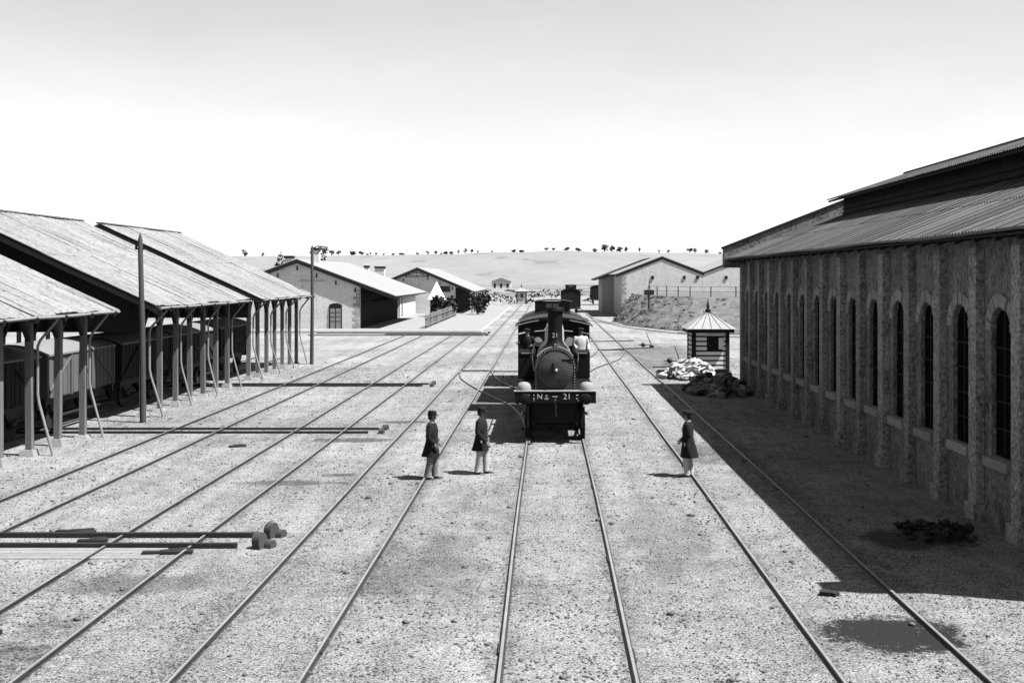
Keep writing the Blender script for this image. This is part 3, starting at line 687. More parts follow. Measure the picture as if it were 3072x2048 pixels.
# corrugated roof sheets, two rows on the near slope
XL = 12.8
def corr(w, l, waves, amp=.022):
    b = MB(); n = waves * 6
    for u in (0, l):
        for k in range(n + 1): b.v.append((u, w * (k / n - .5), amp * math.cos(2 * math.pi * waves * k / n)))
    for k in range(n): b.f.append((k, k + 1, n + 2 + k, n + 1 + k))
    nv = len(b.v); b.v += [(x, y, z - .008) for x, y, z in b.v]; b.f += [tuple(i + nv for i in reversed(f)) for f in b.f]
    for k in range(n): b.f.append((k, k + nv, k + 1 + nv, k + 1)); b.f.append((n+1+k, n+2+k, n+2+k+nv, n+1+k+nv))
    return b.data('roof_sheet', M['zinc'], smooth=True)
sl = math.hypot(XL - EX, rz(XL) - EZ); ang = -math.atan(PW); c_me = corr(.83, sl / 2 + .18, 5)
nsh = round((YF - YN - .6) / .8); sw = (YF - YN - .6) / nsh
for k in range(nsh):
    y = YN + .3 + (k + .5) * sw
    for row in range(2):
        u = row * sl / 2 - (random.uniform(0, .04) if row == 0 else 0)
        piece('roof_sheet', c_me, (EX + u * math.cos(ang), y, EZ + .1 - u * math.sin(ang) + .025 * row), t, rot=(random.uniform(-.006, .006), ang, random.uniform(-.004, .004)), scale=(1, sw / .8, 1))
b = MB(); b.slab((EX + .05, YN + .3, EZ + .02), (EX + .05, YF - .3, EZ + .02), (RX, YF - .3, rz(RX) + .02), (RX, YN + .3, rz(RX) + .02), .06)
b.slab((RX, YN + .3, rz(RX) + .03), (RX, YF - .3, rz(RX) + .03), (2*RX - EX, YF - .3, EZ + .03), (2*RX - EX, YN + .3, EZ + .03), .06); b.build('roof_boarding', M['depot_dark'], t)
b = MB()
for k in range(34): b.bar((EX + .1, YN + .8 + k * 1.02, EZ - .07), (XI + .2, YN + .8 + k * 1.02, rz(XI + .2) - .07), .09, .12)
build_split(b, 'rafter_end', M['depot_dark'], t)
b = MB(); b.tube([(EX - .02, YN + .2 + i * (YF - YN - .4) / 14, EZ + .06 + .02 * math.sin(i * 1.7)) for i in range(15)], .035, 6); b.build('gutter', M['zinc'], t)
# parapets at the two ends
for y0, y1 in ((YN - .08, YN + .36), (YF - .36, YF + .08)):
    b = MB(); b.prism([(EX - .1, 5.55), (EX - .1, EZ + .52), (RX, rz(RX) + .52 + .04), (2*RX - EX + .1, EZ + .52), (2*RX - EX + .1, 5.55), (XB, 5.55), (XB, EZ + .1), (RX, rz(RX) - .15), (XI, EZ + .1), (XI, 5.55)], y0, y1); p = b.build('parapet', M['depot_wall'], t)
    b = MB(); b.bar((EX - .16, (y0 + y1) / 2, EZ + .56), (RX, (y0 + y1) / 2, rz(RX) + .62), .54, .09); b.bar((2*RX - EX + .16, (y0 + y1) / 2, EZ + .56), (RX, (y0 + y1) / 2, rz(RX) + .62), .54, .09); b.build('coping', M['depot_dark'], p)
# roof lantern
YL0, YL1 = YN + 3.5, 47.4; LZ = 8.42
b = MB(); b.box(XL, 2*RX - XL, YL0, YL1, rz(XL) - .3, LZ + .1); lt = b.build('roof_lantern', M['depot_dark'], t)
sl_me = MB().box(-.05, .02, -.72, .72, -.03, .03).data('louvre', M['depot_dark'])
ny_ = int((YL1 - YL0) / 1.5)
for k in range(ny_):
    for j in range(3): piece('louvre', sl_me, (XL - .03, YL0 + .8 + k * 1.5, rz(XL) + .2 + j * .2), t, rot=(0, .5, 0))
LX = 12.2; LRZ = LZ + (RX - LX) * .33
ll = math.hypot(RX - LX, LRZ - LZ); l_me = corr(.83, ll, 5); la = -math.atan(.33); nl = round((YL1 - YL0 + 1) / .8); lw = (YL1 - YL0 + 1) / nl
for k in range(nl): piece('roof_sheet', l_me, (LX, YL0 - .5 + (k + .5) * lw, LZ + .05), t, rot=(random.uniform(-.006, .006), la, 0), scale=(1, lw / .8, 1))
b = MB(); b.slab((LX + .04, YL0 - .45, LZ), (LX + .04, YL1 + .45, LZ), (RX, YL1 + .45, LRZ), (RX, YL0 - .45, LRZ), .08); b.slab((RX, YL0 - .45, LRZ), (RX, YL1 + .45, LRZ), (2*RX - LX, YL1 + .45, LZ), (2*RX - LX, YL0 - .45, LZ), .08); b.build('lantern_roof', M['depot_dark'], t)
b = MB(); b.tube([(RX, YL0 - .5, LRZ + .06), (RX, YL1 + .5, LRZ + .06)], .09, 8); b.build('ridge_cap', M['zinc'], t)

# ------------------------------------------------------------------ masonry buildings
def gable_house(name, label, cat, xr, zr_, pitch, xl, xrr, el, er, y0, y1, front, wallm='house_wall', roofm='house_roof', brackets=True, loc=None):
    t = thing(name, label, cat, loc or ((xl + xrr) / 2, y0, 0))
    f = lambda x: zr_ - abs(x - xr) * pitch
    b = MB(); b.prism([(xl, 0), (xl, f(xl) - .2), (xr, zr_ - .2), (xrr, f(xrr) - .2), (xrr, 0)], y0, y1); b.build('wall', M[wallm], t)
    ya, yb = y0 - front, y1 + front
    for e, nm in ((el, 'roof'), (er, 'roof')):
        b = MB(); b.slab((xr, ya, zr_), (xr, yb, zr_), (e, yb, f(e)), (e, ya, f(e)), .06); r_ = b.build(nm, M[roofm], t)
        b = MB(); b.slab((xr, ya + .02, zr_ - .065), (xr, yb - .02, zr_ - .065), (e, yb - .02, f(e) - .065), (e, ya + .02, f(e) - .065), .1); b.build('soffit', M['house_soffit'], r_)
        b = MB(); b.bar((xr, ya + .05, zr_ - .26), (e, ya + .05, f(e) - .26), .1, .32); b.build('bargeboard', M['house_dark'], r_)
    if brackets:
        b = MB(); n = 7
        for i in range(n):
            x = xl + .4 + (xrr - xl - .8) * i / (n - 1); b.bar((x, ya + .15, f(x) - .32), (x, y0, f(x) - .32), .18, .24); b.bar((x, y0 - .06, f(x) - 1.1), (x, ya + .5, f(x) - .45), .12, .14)
        build_split(b, 'roof_bracket', M['house_dark'], t)
    return t, f
def quoins(t, x, y, h, s=1):
    a = MB().box(0, .62 * s, -.03, .3, 0, .30).data('quoin', M['quoin']); c = MB().box(0, .36 * s, -.03, .3, 0, .30).data('quoin', M['quoin'])
    k = 0
    while k * .33 < h - .3: piece('quoin', a if k % 2 else c, (x, y, k * .33), t); k += 1
def chimney(t, x, y, z0, z1, w=.6, d=.7):
    b = MB(); b.box(x - w/2, x + w/2, y - d/2, y + d/2, z0, z1 - .25); c = b.build('chimney', M['house_wall'], t)
    MB().box(x - w/2 - .08, x + w/2 + .08, y - d/2 - .08, y + d/2 + .08, z1 - .25, z1).build('chimney_cap', M['house_dark'], c)
def canopy_side(t, x, y0, y1, z, dark=True):
    b = MB(); k = 0; y = y0 + .3
    while y < y1 - .3: b.box(x, x + .05 + .025 * (k % 2), y, y + .28, 0, z); y += .3; k += 1
    tag(b.build('side_boarding', M['house_dark'], t), kind='stuff')

b = MB(); b.prism([(-34, -.1), (-34, .16), (-6.1, .16), (-6.1, -.1)], 101.2, 190); tag(b.build('platform', M['stone_base']), kind='structure')
b = MB(); b.box(-6.16, -6.0, 101.1, 190.1, 0, .19); b.box(-34, -6.16, 101.05, 101.2, 0, .185); tag(b.build('platform_kerb', M['quoin']), kind='structure')
# goods house with arched door
t, f = gable_house('goods_house', 'pale stone goods house with arched double door and wide dark eaves', 'building', -24.1, 6.9, .372, -30.1, -18.1, -33.6, -14.5, 106.3, 133, .35)
quoins(t, -18.07, 106.3, 4.2, -1)
canopy_side(t, -18.1, 106.8, 133, 4.1)
b = MB(); dw, dh = .62, 2.35
poly = [(-20.4 - dw, 0), (-20.4 + dw, 0), (-20.4 + dw, dh)] + [(-20.4 + dw * math.cos(R(a)), dh + .26 * math.sin(R(a))) for a in range(15, 180, 15)] + [(-20.4 - dw, dh)]
b.prism(poly, 106.24, 106.29); d = b.build('door', M['house_dark'], t)
for sx in (-1, 1):
    l = MB(); l.box(-20.4 + sx * .27 - .22, -20.4 + sx * .27 + .22, 106.18, 106.235, .02, 2.1); lf = l.build('door_leaf', M['shutter'], d)
    l = MB()
    for k in range(3): l.box(-20.4 + sx * .27 - .2, -20.4 + sx * .27 + .2, 106.165, 106.178, .86 + k * .42, .9 + k * .42)
    build_split(l, 'glazing_bar', M['house_dark'], lf)
b = MB()
for k in range(8): y = 108 + k * 3.4; b.bar((-18.1, y, 2.6), (-15.4, y, 3.55), .12, .14); b.bar((-18.1, y, 3.6), (-14.7, y, 3.35), .12, .14)
build_split(b, 'canopy_bracket', M['house_dark'], t)
chimney(t, -23.5, 112, 6.3, 8.1, .75); chimney(t, -26.2, 112, 5.8, 7.3, .8)
MB().box(-23.9, -21.3, 106.2, 106.28, 4.72, 4.8).build('string_course', M['quoin'], t)
# lower white building beyond it
t, f = gable_house('white_house', 'low white house with two chimneys beyond the goods house', 'building', -23.5, 5.35, .34, -29, -17.9, -30, -17.2, 134.5, 150, .5, brackets=False)
chimney(t, -22.9, 140, 4.6, 6.6, .5); chimney(t, -21.2, 140, 4.4, 6.5, 1.2)
b = MB()
for k in range(9): b.box(-17.88, -17.35, 135 + k * 1.75, 135.5 + k * 1.75, 2.75, 3.05)
build_split(b, 'eave_bracket', M['house_dark'], t)
b = MB()
for k in range(7): b.box(-17.9, -17.85, 135.6 + .12 * (k % 2), 136.4, .3 + k * .4, .62 + k * .4)
build_split(b, 'quoin', M['iron_dark'], t)
# house with the lettered gable board
t, f = gable_house('lettered_house', 'house with white lettered board under its gable at the end of the row', 'building', -17.8, 6.5, .42, -23.5, -12.6, -25.5, -9.9, 151.5, 180, .35)
b = MB(); b.box(-19.45, -16.2, 151.2, 151.28, 5.2, 5.78); s = b.build('sign_board', M['house_dark'], t)
piece('lettering', text_mesh('COSNEJOR', .56, M['lettering'], .01), (-17.82, 151.18, 5.48), t, rot=(R(90), 0, 0), scale=(1.02, 1, 1))
canopy_side(t, -12.6, 152, 180, 3.6)
b = MB()
for k in range(6): b.box(-10.35, -10.15, 151 + k * 5, 151.2 + k * 5, 0, 3.25)
build_split(b, 'canopy_post', M['shutter'], t)
MB().box(-14.7, -13.3, 151.42, 151.49, 3.1, 3.9).build('window', M['glass_dark'], t)
# kiosk, hedge, picket fence
t = thing('kiosk', 'small dark kiosk with white pyramid roof before the lettered house', 'kiosk', (-13.9, 139.5, 0))
b = MB(); b.box(-14.7, -13.2, 138.8, 140.3, 0, 2.3); k_ = b.build('body', M['house_dark'], t)
b = MB(); b.add([(-15, 138.5, 2.3), (-12.9, 138.5, 2.3), (-12.9, 140.6, 2.3), (-15, 140.6, 2.3), (-13.95, 139.55, 4.6)], [(0,1,4),(1,2,4),(2,3,4),(3,0,4),(3,2,1,0)]); b.build('roof', M['white_paint'], t)
MB().box(-14.3, -13.6, 138.76, 138.795, .1, 2.0).build('door', M['iron_dark'], k_)
def leaves(n, c, r, size, b=None, seed=1):
    rr = random.Random(seed); b = b or MB()
    for _ in range(n):
        while True:
            p = Vector((rr.uniform(-1,1), rr.uniform(-1,1), rr.uniform(-1,1)))
            if .35 < p.length < 1: break
        p = Vector((p.x * r[0], p.y * r[1], p.z * r[2])) + Vector(c)
        a = Vector((rr.uniform(-1,1), rr.uniform(-1,1), rr.uniform(-1,1))).normalized(); e = a.cross(Vector((rr.uniform(-1,1), rr.uniform(-1,1), rr.uniform(-1,1)))).normalized(); g = a.cross(e); s = size * rr.uniform(.6, 1.4)
        b.add([p + e * s, p + g * s * .7, p - e * s, p - g * s * .7], [(0,1,2,3)])
    return b
def bush(name, label, cat, x, y, w, h, n=500, seed=1, d=None, group=None):
    t = thing(name, label, cat, (x, y, 0), group=group); b = MB(); rr = random.Random(seed)
    for k in range(6): leaves(n // 6, (x + rr.uniform(-.5, .5) * w, y + rr.uniform(-.4, .4) * (d or w), h * rr.uniform(.4, .72)), (w * .33, (d or w) * .33, h * .36), .09 * h, b, seed * 31 + k)
    b.build('foliage', M['leaf'], t); s = MB()
    for k in range(4): s.tube([(x + rr.uniform(-.2, .2) * w, y, 0), (x + rr.uniform(-.3, .3) * w, y, h * .55)], [.05, .02], 5)
    s.build('stem', M['trunk'], t); return t
bush('shrub', 'dark leafy shrub between the white kiosk and the picket fence', 'shrub', -12.7, 137, 2.4, 2.9, 600, 3, 4)
bush('shrub', 'rounded dark shrub at the right end of the lettered house', 'shrub', -9.2, 147, 2.2, 3.0, 500, 5)
t = thing('picket_fence', 'grey picket fence running beside the houses toward the kiosk', 'fence', (-11.7, 106, 0))
pk = MB().add([(-.02,-.09,0),(.02,-.09,0),(.02,.09,0),(-.02,.09,0),(-.02,-.09,1.4),(.02,-.09,1.4),(.02,.09,1.4),(-.02,.09,1.4),(-.02,0,1.55),(.02,0,1.55)], [(0,1,2,3),(0,4,5,1),(1,5,9,6,2),(2,6,7,3),(3,7,8,4,0),(4,8,9,5),(7,6,9,8)]).data('picket', M['picket'])
for k in range(84): piece('picket', pk, (-11.7 + random.uniform(-.03, .03), 106.3 + k * .43, 0), t, rot=(random.uniform(-.04, .04), 0, random.uniform(-.2, .2)), scale=(1, 1.15, random.uniform(.92, 1.06)))
for z in (.4, 1.1):
    MB().box(-11.66, -11.6, 106, 143, z, z + .1).build('fence_rail', M['picket'], t)

# white engine house on the right behind the bank
t, f = gable_house('engine_house', 'white twin gabled engine house behind the earth bank on the right', 'building', 14.9, 7.85, .385, 9.7, 20.1, 8.9, 20.3, 142, 159, .06, brackets=False)
quoins(t, 9.72, 142, 5.6)
f2 = lambda x: 7.85 - abs(x - 25.6) * .385
b = MB(); b.prism([(20.12, 0), (20.12, 5.6), (25.6, 7.65), (31, 5.5), (31, 0)], 142.003, 159); b.build('wall', M['house_wall'], t)
for e in (20.3, 31.8):
    b = MB(); b.slab((25.6, 141.92, 7.85), (25.6, 159.4, 7.85), (e, 159.4, f2(e)), (e, 141.92, f2(e)), .12); r_ = b.build('roof', M['house_roof'], t)
    MB().bar((25.6, 141.94, 7.72), (e, 141.94, f2(e) - .13), .08, .2).build('bargeboard', M['house_dark'], r_)
b = MB()
for x in (13.5, 17.6, 19.3, 23.0): b.box(x, x + .35, 141.9, 141.99, 4.9, 5.3)
build_split(b, 'vent', M['house_dark'], t)
b = MB(); b.prism([(8.0, 0), (8.0, 4.95), (10.4, 5.85), (10.4, 0)], 159.1, 170); b.build('wing_wall', M['quoin'], t)
b = MB(); b.slab((6.9, 158.6, 4.85), (6.9, 171, 4.85), (14.9, 171, 7.95), (14.9, 158.6, 7.95), .2); b.build('wing_roof', M['house_dark'], t)
# earth bank
A = [(7.6, 127), (8.4, 119), (10.2, 111), (13, 103.5), (20, 96), (40, 90)]; T_ = [(10.3, 133), (10.9, 128), (12.6, 121.5), (15.5, 115.5), (22, 110), (42, 106)]
b = MB(); rr = random.Random(4); nu, nv_ = 50, 12
def lerp_path(P, s):
    k = s * (len(P) - 1); i = min(int(k), len(P) - 2); q = k - i; return (P[i][0] + (P[i+1][0] - P[i][0]) * q, P[i][1] + (P[i+1][1] - P[i][1]) * q)
for i in range(nu + 1):
    a = lerp_path(A, i / nu); c = lerp_path(T_, i / nu)
    for j in range(nv_ + 1):
        q = j / nv_; z = 3.05 * q + rr.uniform(-.1, .1) * (0 < j < nv_) - (.05 if j == 0 else 0)
        b.v.append((a[0] + (c[0] - a[0]) * q, a[1] + (c[1] - a[1]) * q, z))
    b.v.append((max(c[0] + 1, 16 if i < 10 else c[0] + 6), 141.8, 3.1 if i > 0 else 2.0))
W_ = nv_ + 2
for i in range(nu):
    for j in range(nv_ + 1): q = i * W_ + j; b.f.append((q, q + 1, q + W_ + 1, q + W_))
tag(b.build('earth_bank', M['bank']), kind='structure')
sc = MB(); rr = random.Random(9)
for _ in range(150):
    i = rr.random() ** 1.3 * .8; q = rr.random(); a = lerp_path(A, i); c = lerp_path(T_, i)
    leaves(7, (a[0] + (c[0] - a[0]) * q, a[1] + (c[1] - a[1]) * q, 3.05 * q + .08), (.35, .35, .08), .1, sc, rr.randint(0, 99999))
tag(sc.build('bank_scrub', M['leaf']), 'dry weeds growing over the earth bank', 'weeds', kind='stuff')
t = thing('wire_fence', 'thin wire fence with posts along the top of the earth bank', 'fence', (14, 118, 3))
fp = [lerp_path(T_, .3 + k * .07) for k in range(9)]
for x, y in fp: MB().box(x - .05, x + .05, y + .5, y + .6, 2.9, 4.15).build('post', M['pole'], t)
for z in (3.6, 4.1):
    w = MB(); w.tube([(x, y + .48, z) for x, y in fp], .018, 5); w.build('wire', M['iron_dark'], t)
t = thing('signal_post', 'dark post with a small box top standing on the earth bank', 'post', (11.0, 119, .9))
MB().tube([(11.05, 118.5, .8), (11.0, 118.5, 3.4)], [.11, .09], 8).build('pole', M['pole'], t)
MB().box(10.5, 11.55, 118.3, 118.7, 3.2, 3.75).build('box', M['iron_dark'], t)
MB().bar((10.9, 118.5, 3.75), (11.15, 118.5, 4.7), .1, .1).build('lever', M['iron_dark'], t)

# striped huts
def make_hut(label):
    t = thing('striped_hut', label, 'hut', world=False, group='striped boarded huts')
    MB().box(-.88, .88, -.88, .88, 0, 2.3).build('core', M['house_dark'], t)
    for k in range(9):
        z = .06 + k * .25; b = MB()
        for sx, ex in ((-1, 0), (1, 0)):
            b.box(sx * .91 - .03, sx * .91 + .03, -.74, .74, z, z + .165)
        if 5 <= k <= 7: b.box(-.76, -.2, -.94, -.88, z, z + .165); b.box(.62, .8, -.94, -.88, z, z + .165)
        else: b.box(-.76, .8, -.94, -.88, z, z + .165)
        build_split(b, 'board', M['white_paint'], t)
    w = MB().box(-.16, .6, -.93, -.885, 1.3, 2.08).build('window', M['glass_dark'], t)
    MB().box(.42, .68, -.96, -.94, 1.36, 1.95).build('shutter', M['white_paint'], w); MB().box(-.2, .62, -.97, -.88, 2.1, 2.15).build('lintel', M['white_paint'], w)
    b = MB()
    for sx in (-1, 1):
        for sy in (-1, 1): b.box(sx * .88 - .1, sx * .88 + .1, sy * .88 - .1, sy * .88 + .1, 0, 2.3)
    build_split(b, 'corner_post', M['house_dark'], t)
    b = MB(); e, z0, z1 = 1.3, 2.42, 3.32; b.add([(-e,-e,z0),(e,-e,z0),(e,e,z0),(-e,e,z0),(0,0,z1)], [(0,1,4),(1,2,4),(2,3,4),(3,0,4),(3,2,1,0)]); r_ = b.build('roof', M['quoin'], t)
    b = MB()
    for k in range(-2, 3): b.bar((k * .5, -e + .02, z0 + .02), (k * .05, -.1, z1 - .05), .02, .02)
    build_split(b, 'roof_seam', M['house_soffit'], r_)
    MB().box(-1.2, 1.2, -1.2, 1.2, 2.22, 2.415).build('cornice', M['house_dark'], t)
    MB().lathe([(.14, 3.22), (.15, 3.4), (.06, 3.46), (.09, 3.55), (.035, 3.8), (.01, 4.0)], (0, 0, 0), 10).build('finial', M['house_dark'], t)
    return t
hut = make_hut('striped boarded hut with pyramid roof beside the end of the arcaded shed'); hut.location = (8.55, 58.3, 0)
h2 = copy_tree(hut); h2.location = (-4.85, 212, 0); h2['label'] = 'tiny distant striped hut in the middle, left of the locomotive chimney'

# heaps of broken stone
def rock(seed, r=1.):
    rr = random.Random(seed); b = MB(); n = 6
    rings = []
    for j, (q, h) in enumerate(((.5, -.7), (1, -.25), (.95, .3), (.45, .75))):
        rings.append([(q * math.cos(6.283 * k / n + j * .4) * rr.uniform(.55, 1.3), q * math.sin(6.283 * k / n + j * .4) * rr.uniform(.55, 1.3), h * rr.uniform(.6, 1.3)) for k in range(n)])
    b.loft(rings); return b.data('stone', M['rubble'])
rocks = [rock(i) for i in range(8)]; coal_and_shaded_rocks = [rock(i) for i in range(3)]; sunlit_rocks = [rock(i) for i in range(5)]
for q in sunlit_rocks: q.materials[0] = M['sunlit_rubble']
for q in coal_and_shaded_rocks: q.materials[0] = M['coal']
def heap(name, label, cx, cy, rx, ry, h, n, s, seed, m=None):
    t = thing(name, label, 'stone pile', (cx, cy, 0)); rr = random.Random(seed)
    b = MB(); k = 14
    b.add([(cx + rx * .8 * math.cos(6.283 * i / k), cy + ry * .8 * math.sin(6.283 * i / k), 0) for i in range(k)] + [(cx + rx * .4 * math.cos(6.283 * i / k), cy + ry * .4 * math.sin(6.283 * i / k), h * .45) for i in range(k)] + [(cx, cy, h * .55)],
          [(i, (i+1) % k, (i+1) % k + k, i + k) for i in range(k)] + [(i + k, (i+1) % k + k, 2*k) for i in range(k)]); b.build('core', M[m or 'rubble'], t)
    for _ in range(n):
        a = rr.uniform(0, 6.283); d = rr.random() ** .6
        z = h * .75 * max(0, 1 - d * d) * (.75 + .35 * math.sin(a * 3 + seed)) + rr.uniform(0, .12); q = s * rr.uniform(.3, 1.4)
        piece('stone', rr.choice({None: rocks + coal_and_shaded_rocks, 'coal': coal_and_shaded_rocks, 'sunlit_rubble': sunlit_rocks}[m]), (cx + rx * d * math.cos(a), cy + ry * d * math.sin(a), z), t, rot=(rr.uniform(-.6, .6), rr.uniform(-.6, .6), rr.uniform(0, 6)), scale=(q * 1.2, q, q * .8))  # mixed heap takes coal-dark stones, its shade put into their colour
    return t
heap('stone_heap', 'heap of white broken stones lying in the sun before the striped hut', 7.35, 55.5, 1.5, 1.25, 1.0, 170, .23, 11, 'sunlit_rubble')
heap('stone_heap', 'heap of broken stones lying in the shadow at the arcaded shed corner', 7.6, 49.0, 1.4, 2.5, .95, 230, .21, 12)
heap('stone_heap', 'low dark heap of cinders at the foot of the nearest shed pilasters', 7.7, 21.8, .8, .8, .2, 110, .07, 13, 'coal')

# switch stands
def switch_stand(label, x, y, lean, rods):
    t = thing('switch_stand', label, 'switch lever', (x, y, 0), group='point levers on the right')
    MB().box(x - .16, x + .14, y - .2, y + .2, 0, .2).build('base', M['iron_dark'], t, bevel=.02)
    MB().tube([(x, y, .15), (x - lean, y, 1.08)], [.035, .024], 8).build('lever', M['iron_dark'], t)
    MB().tube([(x, y, .2), (x - .95, y, .22)], .028, 8).build('weight_arm', M['iron_dark'], t)
    b = MB(); b.lathe([(.02, -.17), (.1, -.14), (.16, -.06), (.16, .06), (.1, .14), (.02, .17)], (x - .62, y, .23), 14, 'y'); b.build('counterweight', M['iron_dark'], t, smooth=True)
    for x0, y0, x1, y1 in rods: MB().bar((x0, y0, .04), (x1, y1, .04), .09, .06).build('point_rod', M['iron_dark'], t)
switch_stand('point lever with round weight farther up beside the right track', 7.6, 79.6, .39, [(3.9, 76.8, 7.5, 79.4), (3.2, 87, 7, 88)])
switch_stand('point lever with round weight just left of the white stone heap', 7.83, 64.5, .33, [(6.0, 62.2, 7.6, 62.6), (6.0, 59.8, 7.4, 59.9)])
switch_stand('distant point lever at the foot of the earth bank', 13.6, 101, .4, [(12, 101, 13.5, 101)])

# telegraph poles
def tele_pole(label, x, y, h, lean, top):
    t = thing('telegraph_pole', label, 'pole', (x, y, 0), group='tall timber poles beside the left sheds')
    p = MB(); p.tube([(x, y, -.1), (x + lean * .5 + .02, y, h * .5), (x + lean, y, h - .25), (x + lean, y, h)], [.115, .1, .085, .02], 10); p.build('shaft', M['pole'], t, smooth=True)
    a = MB()
    if top: a.tube([(x + lean, y, h - .2), (x + lean + .35, y, h - .05), (x + lean + .45, y, h - .35), (x + lean + .25, y, h - .55)], .035, 6)
    else: a.bar((x + lean - .18, y, h - .55), (x + lean + .18, y, h - .55), .05, .06); a.lathe([(.04, h - .52), (.05, h - .46), (.02, h - .4)], (x + lean - .14, y, 0), 8)
    a.build('bracket', M['iron_dark'], t)
tele_pole('tall dark pole in front of the gap between the nearest and middle sheds', -14.2, 38.7, 6.65, -.1, False)
tele_pole('tall dark pole with looped bracket at the far end of the left sheds', -13.8, 64.6, 7.0, .03, True)

# ------------------------------------------------------------------ people
def skin_obj(name, joints, edges, m, parent, sub=2, root=0):
    me = bpy.data.meshes.new(name); me.from_pydata([j[0] for j in joints], edges, []); me.materials.append(m)
    o = bpy.data.objects.new(name, me); COL.objects.link(o); o.parent = parent
    o.modifiers.new('skin', 'SKIN').use_smooth_shade = True
    for i, j in enumerate(joints):
        s = me.skin_vertices[0].data[i]; r = j[1]; s.radius = r if isinstance(r, tuple) else (r, r); s.use_root = (i == root)
    sm = o.modifiers.new('sub', 'SUBSURF'); sm.levels = sm.render_levels = sub
    return o
def ring(c, rx, ry, n=16, z=None, tilt=0):
    return [(c[0] + rx * math.cos(2*math.pi*k/n), c[1] + ry * math.sin(2*math.pi*k/n), c[2] + tilt * math.sin(2*math.pi*k/n)) for k in range(n)]
def person(label, loc, rz_, arms, coat_hem=.58, coat=True, trousers='cloth_light', legs=((.1, 0), (-.1, 0)), cap='kepi', scale=1., jacket='cloth_dark', head_turn=0, lean=0):
    t = thing('person', label, 'person', loc, rz_, world=False, group='railwaymen'); t.scale = (scale * 1.08, scale * 1.08, scale)
    J = [((0, 0, .92), .12), ((0, 0, 1.12), (.13, .1)), ((0, .01, 1.32), (.15, .1)), ((0, .01, 1.43), .07), ((0, 0, 1.5), .052),
         ((0, -.012, 1.56), (.066, .078)), ((0, -.006, 1.63), (.074, .09)), ((0, 0, 1.69), (.06, .07)), ((0, -.105, 1.585), .014),
         ((.078, .005, 1.6), .018), ((-.078, .005, 1.6), .018)]
    E = [(0,1),(1,2),(2,3),(3,4),(4,5),(5,6),(6,7),(5,8),(6,9),(6,10)]
    leg_paths = []
    for s, (lx, fy) in zip((1, -1), legs):
        n = len(J); J += [((s * .09, 0, .86), .095), ((lx, fy * .5 - .015, .48), .062), ((lx, fy + .02, .09), .042), ((lx * 1.1, fy - .14, .04), .036)]
        E += [(0, n), (n, n+1), (n+1, n+2), (n+2, n+3)]; leg_paths.append([J[n][0], J[n+1][0], J[n+2][0], J[n+3][0]])
    arm_paths = []
    for s, (el, wr) in zip((1, -1), arms):
        n = len(J); sh = Vector((s * .18, .01, 1.37)); el = Vector(el); wr = Vector(wr); d = (wr - el).normalized(); pl = wr + d * .075
        J += [(tuple(sh), .055), (tuple(el), .042), (tuple(wr), .03), (tuple(pl), (.038, .022))]; E += [(2, n), (n, n+1), (n+1, n+2), (n+2, n+3)]
        a = Vector((0, 1, 0)); a = (a - d * a.dot(d)).normalized(); c = d.cross(a)
        for k, (o_, L) in enumerate(((-.027, .062), (-.009, .075), (.009, .07), (.026, .055))):
            q = len(J); p = pl + a * o_ + d * .02; J += [(tuple(p + d * L * .5), .009), (tuple(p + d * L * .85 - c * s * .025), .008)]; E += [(n+3, q), (q, q+1)]
        q = len(J); p = wr + d * .03 - a * .035; J += [(tuple(p + d * .02 - a * .01), .011), (tuple(p + d * .055 - a * .012), .009)]; E += [(n+2, q), (q, q+1)]
        arm_paths.append([sh, el, wr])
    body = skin_obj('body', J, E, M['skin'], t)
    # trousers, boots
    b = MB()
    for lp in leg_paths:
        p0, p1, p2, _ = [Vector(p) for p in lp]
        b.tube([p0 + Vector((0, 0, .06)), p0, p0.lerp(p1, .5), p1, p1.lerp(p2, .5), p2 + Vector((0, 0, .03)), p2 + Vector((0, -.01, -.03))], [.1, .112, .1, .085, .08, .075, .078], 12)
    b.build('trousers', M[trousers], t, smooth=True)
    for lp in leg_paths:
        a, q = Vector(lp[2]), Vector(lp[3]); b = MB()
        b.loft([ring((a.x, a.y + .045, 0), .045, .05, 12), ring((a.x, a.y + .01, .005), .05, .085, 12), ring((a.x, a.y - .0, .07), .047, .07, 12), ring((a.x, a.y + .015, .14), .045, .052, 12)])
        b.loft([ring((a.x, a.y - .05, .045), .045, .05, 12), ring((q.x, q.y + .06, .04), .05, .06, 12), ring((q.x, q.y - .02, .03), .04, .05, 12)])
        b.build('shoe', M['leather'], t, smooth=True)
    # coat or shirt with sleeves
    b = MB()
    if coat:
        prof = [(1.455, .075, .075, .01), (1.42, .15, .1, .01), (1.36, .205, .125, .01), (1.25, .205, .14, .0), (1.1, .185, .135, 0), (1.0, .185, .14, .01), (.85, .21, .17, .02), (.7, .23, .20, .03), (coat_hem, .245, .225, .04)]
    else:
        prof = [(1.45, .075, .07, .01), (1.42, .14, .1, .01), (1.36, .2, .12, .01), (1.25, .2, .135, 0), (1.1, .175, .13, 0), (.98, .165, .125, 0), (.9, .17, .13, 0)]
    rings = []
    for z, rx, ry, oy in prof:
        rg = ring((0, oy + lean * (z - .9), z), rx, ry, 20)
        rg = [(x * (1 + .045 * math.sin(k * 1.9 + z * 9) + .03 * math.sin(k * 4.1 - z * 5)), y * (1 + .05 * math.sin(k * 1.3 + z * 4) + .03 * math.sin(k * 3.7 + z * 7)), z_) for k, (x, y, z_) in enumerate(rg)]; rings.append(rg)
    b.loft(rings)
